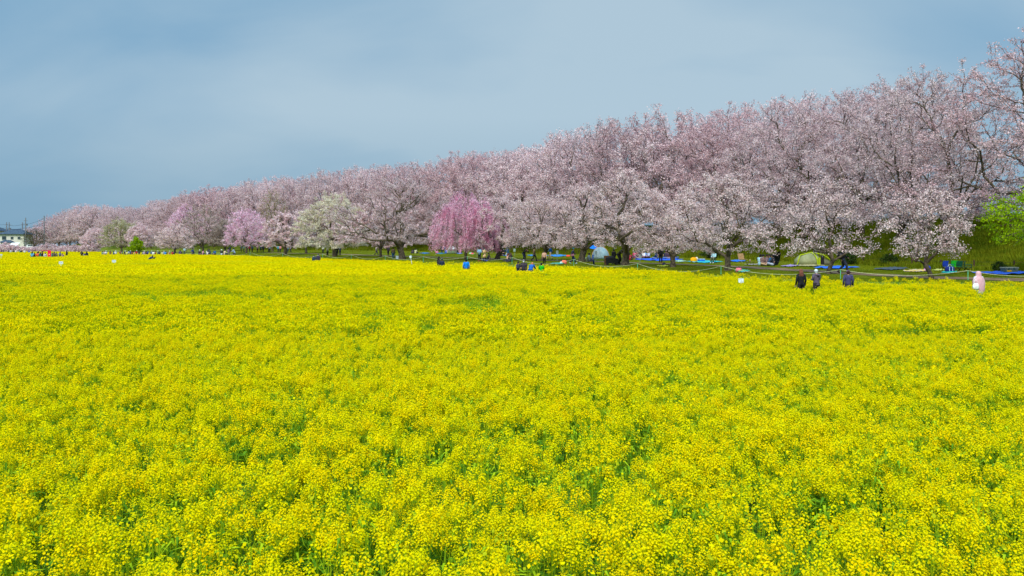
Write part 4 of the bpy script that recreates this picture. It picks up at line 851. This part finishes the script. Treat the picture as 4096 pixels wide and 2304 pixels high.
def build_lawn_things():
    sheet(3884, 4190, 1088, 1103, (0, 84, 200), 'large royal blue ground sheet at the right edge', skew=-1)
    sheet(3246, 3442, 1067.5, 1078.5, (0, 96, 205), 'plain blue ground sheet behind the forked white cherry, crossed by the path walker', skew=1)
    sheet(2537, 2735, 1034, 1045, (0, 90, 225), 'big bright blue ground sheet with seated people beside the standing track suit', skew=-.5)
    sheet(2742, 2895, 1044, 1053.5, (0, 172, 182), 'turquoise ground sheet with the orange bag, left of the leaning trunk')
    sheet(2910, 2984, 1042, 1050, (0, 110, 215), 'blue ground sheet just right of the leaning cherry trunk')
    sheet(2695, 2745, 1044, 1050, (150, 190, 170), 'pale green mat left of the turquoise sheet')
    sheet(2180, 2275, 1019.5, 1028, (0, 130, 210), 'long light blue ground sheet behind the low white branches')
    sheet(2108, 2145, 1020, 1026, (0, 120, 190), 'small blue mat left of the long light blue sheet')
    sheet(2000, 2045, 1021, 1026, (20, 110, 160), 'blue mat under the kneeling group right of the forked tree')
    sheet(1925, 1963, 1036, 1046.5, (0, 60, 210), 'deep blue mat under the forked tree with a seated person')
    sheet(2200, 2262, 1053.5, 1059.5, (0, 150, 130), 'green teal mat with a coral bag on the near lawn')
    sheet(2006, 2052, 1044, 1049, (30, 34, 60), 'dark mat under the seated pair')
    sheet(2626, 2678, 1064.5, 1070, (180, 190, 0), 'lime yellow mat with a patterned bag left of the leaning low cherry')
    sheet(2936, 3004, 1081.5, 1092, (0, 150, 180), 'turquoise and green patterned blanket with a pink bag on the near lawn', tint=lin((90, 190, 60)))
    sheet(3494, 3640, 1072.5, 1083.5, (58, 74, 84), 'slate grey ground sheet by the fence left of the small white cherry', skew=.5)
    sheet(3612, 3722, 1082.5, 1091, (190, 176, 160), 'crumpled cream and yellow blanket left of the small white cherry trunk', tint=lin((200, 170, 60)), skew=1)
    sheet(3728, 3782, 1082, 1087, (176, 180, 90), 'pale yellow green blanket right of the small white cherry trunk')
    sheet(3762, 3832, 1089.5, 1097, (0, 160, 150), 'teal mat under the navy cooler bag')
    sheet(3118, 3205, 1063, 1069.5, (150, 130, 180), 'lilac patterned mat in front of the lime green tent', skew=1)
    sheet(3175, 3302, 1061.5, 1068.5, (160, 150, 100), 'straw coloured mat under the lime green tent')
    sheet(2976, 3045, 1058, 1063, (130, 130, 110), 'grey patterned mat under the low table')
    sheet(1742, 1785, 1013, 1016.5, (0, 130, 170), 'turquoise mat left of the weeping cherry')
    sheet(1676, 1722, 1011.5, 1016.5, (0, 110, 170), 'blue mat by the fence left of the weeping cherry')
    sheet(1822, 1852, 1012.5, 1016.5, (60, 120, 190), 'light blue mat behind the weeping cherry')
    sheet(1872, 1904, 1015.5, 1019.5, (150, 170, 90), 'small pale green mat right of the weeping cherry trunk')
    sheet(2336, 2366, 1032.5, 1037.5, (176, 190, 130), 'pale green mat left of the white dome tent')
    # chairs, box, bags at right
    for px, py, c, rz, lab in ((3792, 1090, (20, 60, 160), PI + .3, 'blue folding camp chair at the left of the row'), (3823, 1088, (20, 150, 30), PI - .2, 'bright green folding camp chair'), (3848, 1090.5, (10, 74, 58), PI + .2, 'dark green folding camp chair in the middle of the row'), (3873, 1091, (10, 80, 64), PI + 1.0, 'dark green folding camp chair at the right end of the row')):
        camp_chair(hit(px, py), rz, c, lab, .86)
    p = hit(3799, 1092.5); o = bag(p, (.62, .42, .42), (20, 34, 110), 'navy cooler bag with white straps on the teal mat', 'cooler bag', 'cooler_bag', 0, (190, 210, 220))
    for sx in (-.14, .06): MB().box((sx, -.235, .22), (.035, .01, .38)).build('strap', cmat((180, 205, 215)), o)
    p = hit(4037, 1094); o = empty('storage_box', p, .1, 'grey green lidded storage box with a yellow label on the royal blue sheet', 'storage box')
    MB().box((0, 0, .16), (.78, .46, .32), 0, 1.06).build('box_body', cmat((92, 108, 92)), o); MB().box((0, 0, .36), (.90, .54, .07), 0, .97).build('lid', cmat((128, 134, 116)), o)
    MB().box((-.18, -.25, .17), (.28, .008, .09)).build('label_plate', cmat((220, 170, 20)), o)
    for sx in (-.22, .12): MB().box((sx, -.27, .3), (.09, .03, .09)).build('latch', cmat((30, 80, 74)), o)
    bag(hit(3712, 1086.5), (.36, .3, .38), (30, 44, 150), 'indigo backpack on the cream blanket beside the slim trunk', 'backpack', 'backpack')
    bag(hit(3699, 1087), (.16, .14, .2), (200, 130, 190), 'small pink pouch left of the indigo backpack')
    bag(hit(2955, 1088), (.48, .32, .3), (216, 110, 130), 'pink bag with black top on the patterned blanket', rz=.2, band=(20, 20, 24))
    bag(hit(2656, 1066), (.28, .22, .34), (40, 40, 84), 'small dark patterned backpack on the lime yellow mat', 'backpack', 'backpack')
    bag(hit(2257, 1056.5), (.55, .3, .4), (220, 110, 84), 'coral backpack on the green teal mat', 'backpack', 'backpack')
    bag(hit(2245, 1057), (.26, .24, .26), (200, 210, 210), 'white bag beside the coral backpack')
    bag(hit(2775, 1049), (.75, .4, .5), (240, 160, 0), 'orange yellow tote on the turquoise sheet', 'bag', 'tote_bag', .3)
    bag(hit(2787, 1048), (.3, .2, .52), (196, 190, 170), 'beige tall bag next to the orange tote')
    bag(hit(1883, 1017), (.5, .3, .28), (170, 210, 180), 'pale mint bag on the lawn right of the weeping cherry')
    bag(hit(1889, 1018), (.5, .3, .26), (236, 30, 110), 'hot pink bag on the lawn right of the weeping cherry')
    bag(hit(1788, 1014.5), (.7, .4, .6), (50, 100, 190), 'blue white bag behind the weeping cherry', rz=.2)
    bag(hit(1748, 1013), (.55, .4, .4), (220, 110, 170), 'pink bundle on the turquoise mat')
    bag(hit(2273, 1027), (.6, .3, .25), (230, 80, 60), 'red orange bag at the end of the long light blue sheet')
    p = hit(2805, 1048); o = empty('cooler_box', p, .1, 'blue cooler box with white lid on the turquoise sheet', 'cooler box'); MB().box((0, 0, .14), (.66, .4, .28)).build('box_body', cmat((20, 100, 190)), o); MB().box((0, 0, .31), (.7, .44, .05)).build('lid', cmat((190, 205, 215)), o)
    p = hit(1589, 1036); o = empty('bucket', p, .3, 'white bucket shaped box beside the very thick trunk', 'box'); MB().box((0, 0, .22), (.34, .3, .44)).build('box_body', cmat((196, 214, 226)), o); MB().box((.3, 0, .04), (.3, .25, .08)).build('tray', cmat((190, 210, 220)), o)
    # cart, crate and chair group at the dome tent
    p = hit(2357, 1060); camp_chair((p[0], p[1], p[2]), -PI / 2 + .2, (90, 92, 70), 'folding camp chair with a hooded person left of the cart', .95)
    person((p[0], p[1] + .05, p[2]), -PI / 2 + .2, 'chair', (86, 104, 120), (40, 52, 100), 'person in a dark hood lounging in the folding chair before the dome tent', head='beanie', hat=(34, 30, 36), h=.98)
    p = hit(2426, 1061); o = empty('wicker_crate', p, .1, 'tall brown wicker crate beside the black cart', 'crate'); MB().box((0, 0, .42), (.38, .34, .84), 0, 1.1).build('crate_body', cmat((96, 66, 42)), o)
    MB().box((0, 0, .87), (.48, .42, .1)).build('crate_rim', cmat((110, 74, 46)), o)
    p = hit(2443, 1061); o = empty('folding_wagon', p, .05, 'black folding wagon loaded with bags beside the wicker crate', 'wagon'); MB().box((.1, 0, .42), (1.1, .5, .45), 0, 1.08).build('wagon_body', cmat((22, 24, 28)), o)
    MB().ball((0, 0, .62), (.5, .26, .28), 12, 6, 0).build('load', cmat((26, 28, 32)), o, True)
    for sx in (-.38, .55):
        for sy in (-.25, .25): MB().tube([(sx, sy - .03, .11), (sx, sy + .03, .11)], .11, 10).build('wheel', cmat((30, 30, 32)), o)
    MB().tube([(-.5, 0, .3), (-.95, 0, .75)], .015, 5).build('handle', cmat((40, 40, 42)), o)
    p = hit(2855, 1053); camp_chair(p, .9 + PI, (40, 46, 44), 'dark folding chair on the turquoise sheet edge holding a reader', .95)
    person((p[0], p[1], p[2]), PI - .6, 'chair', (150, 190, 200), (76, 84, 56), 'person in a pale top and olive trousers sitting in the dark folding chair', h=1.0, shoes=(190, 215, 225))
    p = hit(3000, 1060); o = empty('low_table', p, .05, 'low dark folding table with bottles beside the umbrella group', 'table'); MB().box((0, 0, .26), (.62, .4, .03)).build('table_top', cmat((56, 42, 38)), o)
    for sx in (-.28, .28):
        for sy in (-.17, .17): MB().tube([(sx, sy, 0), (sx * .95, sy, .25)], .015, 5).build('leg', cmat((44, 34, 32)), o)
    MB().tube([(0, 0, 0), (0, 0, .2), (0, 0, .24)], [.05, .05, .03], 8).build('bottle', cmat((190, 150, 130)), None, True, (p[0], p[1], p[2] + .275)); tag(bpy.context.scene.objects[-1] if False else COL.objects[-1], 'beige thermos bottle with dark lid on the low table', 'bottle')
    p = hit(2972, 1049); o = empty('lounge_chair', p, PI + .5, 'tan folding lounge chair on the blue sheet by the fence', 'chair'); MB().box((0, 0, .3), (.75, .6, .05)).build('seat', cmat((150, 120, 84)), o); MB().box((0, -.3, .6), (.75, .08, .6), 0, 1, .3).build('backrest', cmat((158, 126, 88)), o)
    for sx in (-.36, .36): MB().tube([(sx, -.3, 0), (sx, .28, .32)], .014, 5).tube([(sx, .3, 0), (sx, -.3, .36)], .014, 5).build('leg', cmat((150, 170, 170)), o)
    # dome tent
    p = hit(2402, 1036); o = empty('dome_tent', p, .0, 'pale grey pop-up dome tent with orange trim left of the thick forked trunk', 'tent')
    MB().ball((0, 0, 0), (1.15, .95, 1.55), 24, 10, 0.0).build('canopy', mat('tent_fabric', lin((150, 176, 184)), lin((176, 196, 200)), scale=3, rough=.5, bump=.3, trans=.2), o, True)
    tr = MB(); pts = []
    for k in range(17): t = PI * k / 16; pts.append((.36 + .78 * math.cos(t) * .98, -.62 - .35 * math.sin(t) * .0 - .18, 1.42 * math.sin(t)))
    tr.tube([(1.16 * math.cos(PI * k / 20), -.02, 1.57 * math.sin(PI * k / 20)) for k in range(21)], .022, 5).build('trim', cmat((210, 140, 60)), o)
    fl = MB(); fl.ball((.22, -.38, 0), (.84, .62, 1.28), 20, 8, 0.0).build('front_panel', mat('tent_panel', lin((130, 160, 172)), lin((150, 180, 188)), scale=3, rough=.5, bump=.3), o, True)
    MB().tube([(-.2, -.1, 1.36), (0, -.12, 1.4), (.3, -.12, 1.4), (.5, -.1, 1.32)], .02, 5).build('vent', cmat((90, 120, 120)), o)
    MB().box((-.98, -.5, .28), (.22, .05, .55), .6).build('door_flap', cmat((20, 90, 190)), o)
    # lime tent
    p = hit(3232, 1062); o = empty('tent', p, 0, 'lime and beige cabin tent half hidden behind the forked white cherry', 'tent')
    be = mat('tent_beige', lin((120, 126, 88)), lin((136, 140, 100)), scale=3, rough=.6, bump=.3); li = cmat((150, 168, 0)); o.rotation_euler = (0, 0, .15)
    MB().loft([(0, 0, 0, 1.25, 1.0), (0, 0, .5, 1.18, .92), (0, 0, .85, .85, .65), (0, 0, 1.05, .3, .3), (0, 0, 1.1, .1, .1)], 16).build('canopy', be, o, True)
    MB().loft([(1.55, .1, 0, .8, .8), (1.5, .1, .35, .66, .66), (1.3, .1, .6, .3, .3), (1.2, .1, .66, .05, .05)], 12).build('porch', mat('tent_dark', lin((80, 80, 60)), lin((96, 94, 70)), scale=3, rough=.6), o, True)
    for a, b in (((-1.22, -.35, 0), (-.9, -.3, .9)), ((.35, -1.0, 0), (.3, -.72, .86)), ((2.3, -.3, 0), (1.2, -.3, .95))):
        MB().tube([a, tuple((a[i] + b[i]) / 2 + (0, -.08, .12)[i] for i in range(3)), b, (.2, -.2, 1.14)], .055, 6).build('frame_band', li, o)
    MB().box((.5, -.98, .35), (.2, .06, .7)).build('door_panel', li, o); MB().box((.85, -.88, .42), (.3, .05, .84)).build('doorway', cmat((30, 26, 30)), o)
    # small white dome tent / child tent behind the weeping cherry
    p = hit(1808, 1015); o = empty('pop_up_tent', p, 0, 'small olive and white pop-up sun shelter behind the weeping cherry', 'tent'); MB().ball((0, 0, 0), (1.0, .8, 1.15), 16, 8, 0).build('canopy', cmat((96, 116, 84)), o, True)
    MB().ball((0, 0, .62), (.85, .7, .72), 16, 6, .1).build('roof_panel', cmat((196, 204, 206)), o, True)
    umbrella((lambda q: (q[0] + .1, q[1] + .3, q[2] + .42))(hit(3104, 1062)), .95, (16, 24, 34), 'large black umbrella laid open on its side on the grass', 1.25, .9 + PI)
    umbrella((lambda q: (q[0], q[1], q[2] + 1.35))(hit(2374, 1030)), .72, (0, 104, 200), 'blue umbrella held up behind the white dome tent', .3, .4)
    # red booth panel in the left field
    Y = 141; p = at(197.5, Y); o = empty('red_panel', p, 0, 'tall red panel with a beam reaching left, standing among the crowd in the left field', 'panel'); rd = cmat((226, 18, 60)); top = CH - (1002.5 - HY) * Y / F - p[2]
    MB().box((0, 0, (top + .5) / 2), (.58, .06, top - .5)).build('panel', rd, o); MB().box((-.62, 0, top + .03), (1.55, .08, .07)).build('beam', cmat((200, 40, 60)), o)
    MB().tube([(-1.35, 0, 0), (-1.35, 0, top)], .03, 6).tube([(-.26, .05, 0), (-.26, .05, top)], .03, 6).build('post', cmat((120, 50, 50)), o)
    MB().ball((0, -.035, top * .66), (.1, .01, .1), 10, 6).build('emblem', cmat((236, 190, 170)), o)
    # path signs
    for i, (px, yt, yb, hgt, w, c, lab) in enumerate([(2058, 995, 1025, None, .3, (150, 170, 170), 'small grey notice on a thin post by the path, left of the drooping white cherry'), (2229, 1002, 1046, None, .26, (150, 165, 160), 'small grey notice on a thin post by the path, over the green teal mat'), (2384, 1004, 1045, None, .26, (140, 160, 160), 'narrow grey notice on a thin post in front of the dome tent'),
                                                (2560, 1018, 1052, None, .3, (160, 170, 165), 'small grey path notice on a thin post, left of the big blue sheet'), (1908, 993, 1029, None, .28, (150, 175, 150), 'small greenish notice on a thin post left of the couple')]):
        p = hit(px, yb); top = CH - (yt - HY) * p[1] / F; h = max(.7, top - p[2]); o = empty('notice_sign', p, .05 * i, lab, 'sign', 'small notices along the path'); hh = .42
        for sx in (-.05, .05): MB().tube([(sx, 0, 0), (sx, 0, h)], .012, 5).build('post', cmat((120, 140, 130)), o)
        MB().box((0, -.02, h - hh / 2), (w, .02, hh)).build('board', cmat(c), o)
        for k in range(3): MB().box((0, -.033, h - .12 - k * .1), (w * .7, .004, .02)).build('text_line', cmat((70, 90, 90)), o)
    # field signs
    for px, Y, yt, yb, w, tilt, lab, back in ((244, 80, 1046, 1056, .42, 0, 'white notice board standing in the left flowers on the rope line, nearer one', 0), (456, 90, 1040, 1049, .44, 0, 'white notice board with two lines of dark text, in the left flowers', 0), (4, 128, 1017, 1021.5, .42, 0, 'white notice board at the left picture edge', 0), (2964, 44, 1114, 1131, .29, 0, 'back of a white notice board in the flowers right of the leaning cherry', 1), (1652, 93, 1022, 1031, .27, .18, 'tilted white notice on a white stake at the flower edge', 0), (886, 160, 1013, 1018, .32, 0, 'small white notice at the flower edge below the lavender pink cherry', 0)):
        p = at(px, Y); zt = CH - (yt - HY) * Y / F; zb = CH - (yb - HY) * Y / F; h = zt - p[2]; o = empty('notice_board', p, 0, lab, 'sign', 'white notices in the flower field'); o.rotation_euler = (0, -tilt, 0)
        MB().box((0, 0, h - (zt - zb) / 2), (w, .02, zt - zb)).build('board', cmat((205, 222, 230), rough=.4), o); MB().box((0, .025 if not back else -.03, (h + .03) / 2), (.045, .03, h + .03)).build('post', cmat((196, 206, 206)), o)
        if not back and px != 1652:
            for k in range(2):
                for j in range(6): MB().box((-w * .33 + j * w * .13, -.013, h - (zt - zb) * (.3 + .33 * k)), (w * .08, .004, .035)).build('text_mark', cmat((50, 90, 120)), o)
def rope_line(posts, sag, label, c, pc, name='rope_barrier', r=.02):
    o = empty(name, posts[0][0], 0, label, 'rope barrier'); o0 = Vector(posts[0][0])
    for (b, zt) in posts:
        MB().tube([Vector(b) - o0 + Vector((0, 0, -.2)), Vector((b[0], b[1], zt)) - o0], .02, 5).build('post', cmat(pc), o)
    for i in range(len(posts) - 1):
        A = Vector((posts[i][0][0], posts[i][0][1], posts[i][1])) - o0; B = Vector((posts[i + 1][0][0], posts[i + 1][0][1], posts[i + 1][1])) - o0; L_ = (B - A).length
        MB().tube([A.lerp(B, t) - Vector((0, 0, 4 * sag * min(1.6, L_ / 9) * t * (1 - t) + .02)) for t in [k / 14 for k in range(15)]], r, 4).build('rope', cmat(c), o)
def build_ropes():
    L_ = [(4300, 1108), (3872, 1094), (3362, 1077.5), (2884, 1063.5), (2550, 1053), (2295, 1036.5), (2048, 1028), (1869, 1024.5), (1693, 1026), (1541, 1023.5), (1405, 1019), (1290, 1014.5), (1131, 1012), (1000, 1007.5), (900, 1006)]
    xs = EDGE[:, 0] / np.maximum(EDGE[:, 1], 1) * F + CX; k = EDGE[:, 1] > 20; posts = []
    for px, yt in L_:
        Y = float(np.interp(px, xs[k][::-1], EDGE[k, 1][::-1])) + 1.6; p = at(px, Y); zt = CH - (yt - HY) * Y / F; zt = min(max(zt, p[2] + .55), p[2] + .95); posts.append((p, zt))
    rope_line(posts, .42, 'pale rope slung between thin green stakes along the lawn edge', (196, 196, 150), (90, 190, 150), r=.012)
    posts = []
    for px, Y in ((-200, 80), (244, 80.3), (456, 90.3), (840, 98), (1000, 100), (1330, 98)):
        p = at(px, Y); posts.append((p, p[2] + .93))
    rope_line(posts, .10, 'lime yellow rope through the left flowers joining the white notices', (190, 200, 30), (150, 170, 60), r=.014)
    # fence at the foot of the bank
    P = along(FOOT[:, :2], 3.5, 60); o = None; prev = None
    for (x, y) in P:
        if y < 42 or y > 290: continue
        z = TZ(x, y)
        if o is None: o = empty('fence', (x, y, z), 0, 'low fence of brown wooden posts and thin wires along the foot of the bank', 'fence'); o0 = Vector((x, y, z))
        MB().tube([Vector((x, y, z - .2)) - o0, Vector((x, y, z + .68)) - o0], [.055, .05], 7).build('post', cmat((70, 46, 40)), o)
        if prev:
            for h in (.55, .3): MB().tube([prev + Vector((0, 0, h)) - o0, Vector((x, y, z + h)) - o0], .008, 3).build('wire', cmat((60, 56, 50)), o)
        prev = Vector((x, y, z))
def build_lanterns():
    pk = mat('lantern_paper', lin((236, 20, 110)), lin((250, 60, 140)), scale=3, trans=.3); pts = []
    for i, (px, py, Y) in enumerate([(4180, 788, 76), (4058, 786, 78), (3988, 787, 79), (3869, 787, 80.5), (3846, 784, 82), (3700, 797, 86), (3529, 808, 92), (3472, 808, 94), (3320, 815, 98), (3149, 828, 104), (3141, 825, 106), (3066, 832, 108), (2980, 838, 112), (2850, 848, 118), (2674, 858, 126), (2503, 862, 133)]):
        q = un(px, py, Y); pts.append(Vector(q) + Vector((0, 0, .2)))
        o = empty('paper_lantern', (q[0], q[1], q[2] - .2), i, 'hot pink paper lantern hanging over the embankment path, %s from the right' % ORD[i + 1], 'lantern', 'pink paper lanterns over the embankment path')
        MB().loft([(0, 0, 0, .09, .09), (0, 0, .1, .13, .13), (0, 0, .3, .19, .19), (0, 0, .36, .185, .185)], 10).build('lantern_body', pk, o, True)
        MB().loft([(0, 0, .36, .2, .2), (0, 0, .38, .2, .2)], 10).tube([(0, 0, .38), (0, 0, .42)], .012, 4).build('top_ring', cmat((60, 20, 40)), o)
    mb = MB(); mb.tube(pts, .012, 3, False); tag(mb.build('lantern_cable', cmat((30, 30, 34))), 'thin dark cable carrying the pink lanterns above the embankment path', 'cable')
# ------------------------------------------------------------------ house, poles and wall at the far left
def hip_roof(w, d, h, ov, ridge):
    a, b = w / 2 + ov, d / 2 + ov; V = [(-a, -b, 0), (a, -b, 0), (a, b, 0), (-a, b, 0), (-ridge / 2, 0, h), (ridge / 2, 0, h), (-a, -b, -.18), (a, -b, -.18), (a, b, -.18), (-a, b, -.18)]
    return V, [(0, 1, 5, 4), (1, 2, 5), (2, 3, 4, 5), (3, 0, 4), (6, 7, 1, 0), (7, 8, 2, 1), (8, 9, 3, 2), (9, 6, 0, 3), (6, 9, 8, 7)]
def window(parent, c, w, h):
    MB().box(c, (w, .08, h)).build('window_pane', mat('house_glass', (.02, .04, .05), rough=.15, spec=.5), parent)
    for dx, dz, ww, hh in ((0, h / 2 + .05, w + .2, .1), (0, -h / 2 - .05, w + .2, .1), (-w / 2 - .05, 0, .1, h), (w / 2 + .05, 0, .1, h), (0, 0, .06, h)):
        MB().box((c[0] + dx, c[1] - .05, c[2] + dz), (ww, .1, hh)).build('window_frame', cmat((120, 130, 130)), parent)
def build_house():
    wallm = mat('house_wall', lin((205, 205, 190)), lin((216, 214, 200)), scale=.8, bump=.1, bscale=6); roofm = mat('roof_tile', lin((50, 66, 84)), lin((66, 84, 100)), scale=1.5, bump=.5, bscale=5)
    for (px, Y, w, d, ez, rh, rd, lab) in ((66, 345, 9.6, 8, 936.5, 19, 4.0, 'cream two storey house with slate blue hip roof left of the dark leafless tree'), (18, 372, 12.5, 9, 921, 3.5, 8, 'cream house with low slate roof behind the hip roofed one'), (-22, 360, 8, 8, 923, 19, 1.5, 'steep slate roofed house cut by the left picture edge')):
        p = at(px, Y); ze = CH - (ez - HY) * Y / F - p[2]; o = empty('house', p, .12, lab, 'house')
        MB().box((0, 0, ze / 2 - .3), (w, d, ze + .6)).build('wall', wallm, o)
        V, Fc = hip_roof(w, d, rh * Y / F, .7, rd); r_ = link('roof', pymesh('roof', [(a, b, c + ze) for a, b, c in V], Fc), roofm, o)
        MB().tube([(-rd / 2, 0, ze + rh * Y / F + .05), (rd / 2, 0, ze + rh * Y / F + .05)], .12, 5).build('ridge_cap', roofm, r_)
        for wx in (-w * .32, 0.1, w * .3): window(o, (wx, -d / 2 - .03, ze - 1.7), 1.5 if wx < 0 else .9, 1.3 if wx < 0 else .9)
        if px == 66:
            V, Fc = hip_roof(4.6, 2.4, 1.0, .4, 2.6); link('porch_roof', pymesh('porch_roof', [(a - 1.4, b - d / 2 - 1.0, c + ze * .48) for a, b, c in V], Fc), roofm, o)
            MB().box((-1.4, -d / 2 - .9, ze * .21), (4.2, 1.8, ze * .5)).build('porch_wall', wallm, o); MB().box((-1.4, -d / 2 - 1.85, 1.1), (1.2, .1, 2.1)).build('door', cmat((70, 60, 56)), o)
    p = at(28, 306); o = empty('boundary_wall', p, .05, 'dark blue grey boundary wall beyond the flowers at the left edge', 'wall')
    gw = mat('block_wall', lin((60, 78, 92)), lin((74, 92, 106)), scale=1)
    for k in range(13):
        MB().box(((k - 7) * 1.5, 0, .55), (1.47, .2, 1.5)).build('wall_panel', gw, o)
    MB().box((-1.2, 0, 1.34), (20, .28, .08)).build('coping', cmat((80, 96, 108)), o)
    p = at(57, 328); o = empty('carport', p, .1, 'white sloping carport roof in front of the hip roofed house', 'carport'); MB().box((0, 0, 2.5), (3.2, 3.2, .12), 0, 1, .35).build('roof', cmat((225, 235, 232)), o)
    for sx in (-1.5, 1.5):
        for sy in (-1.3, 1.3): MB().tube([(sx, sy, 0), (sx, sy, 2.5 + sy * .36)], .06, 6).build('post', cmat((150, 155, 155)), o)
    p = at(126, 322); o = empty('parked_van', p, .05, 'white van parked beside the dark leafless tree', 'van'); z0 = .75
    MB().box((0, 0, 1.1), (3.4, 1.5, 1.0)).box((-.2, 0, 1.85), (2.9, 1.4, .7), 0, .9).build('body', cmat((225, 232, 235), rough=.3), o)
    MB().box((0, -.74, 1.9), (2.3, .06, .4)).build('side_window', cmat((30, 50, 60)), o)
    for sx in (-1.1, 1.1):
        for sy in (-.7, .7): MB().tube([(sx, sy - .1, .32), (sx, sy + .1, .32)], .32, 12).build('wheel', cmat((25, 25, 26)), o)
    tops = []
    pm = mat('pole_concrete', lin((110, 112, 118)), lin((130, 130, 134)), scale=2)
    for i, (px, yt, Y, lab, arm) in enumerate(((26.5, 889, 352, 'leftmost concrete utility pole behind the low slate roof', 1), (36.5, 889, 356, 'second concrete utility pole with a transformer, close to the leftmost', 1), (89.5, 889, 350, 'shorter utility pole just left of the tall one over the hip roof', 1), (102.5, 871, 340, 'tall concrete utility pole above the hip roof', 1), (176.5, 863, 300, 'utility pole rising in front of the first cherries at the left', 0))):
        p = at(px, Y); h = CH - (yt - HY) * Y / F - p[2]; o = empty('utility_pole', p, 0, lab, 'utility pole', 'utility poles near the houses'); MB().tube([(0, 0, 0), (0, 0, h)], [.24, .17], 8).build('pole', pm, o)
        if arm:
            for dz in (1.2, 2.6): MB().box((0, 0, h - dz), (2.0, .1, .1)).build('crossarm', cmat((90, 92, 96)), o)
            for sx in (-.8, 0, .8): MB().tube([(sx, 0, h - 1.2), (sx, 0, h - .95)], .06, 6).build('insulator', cmat((180, 180, 185)), o)
            if i in (1, 3): MB().tube([(.5, 0, h - 3.4), (.5, 0, h - 2.6)], .3, 8).build('transformer', cmat((110, 114, 118)), o)
        tops.append(Vector((p[0], p[1], p[2] + h)))
    A = Vector(un(-300, 893, 360)); chain = [A, tops[0], tops[2], tops[4]]; k = 0
    for dz, lab in ((-.95, 'upper overhead wire linking the utility poles'), (-2.5, 'lower overhead wire linking the utility poles')):
        mb = MB()
        for i in range(len(chain) - 1):
            a, b = chain[i], chain[i + 1]; mb.tube([a.lerp(b, t) + Vector((0, 0, dz - 4 * .6 * t * (1 - t))) for t in [q / 8 for q in range(9)]], .05, 3)
        tag(mb.build('overhead_wire', cmat((40, 46, 54))), lab, 'wire')
build_bank_trees(); build_front_trees(); build_people(); build_lawn_things(); build_ropes(); build_lanterns(); build_house(); build_field(); build_grass()
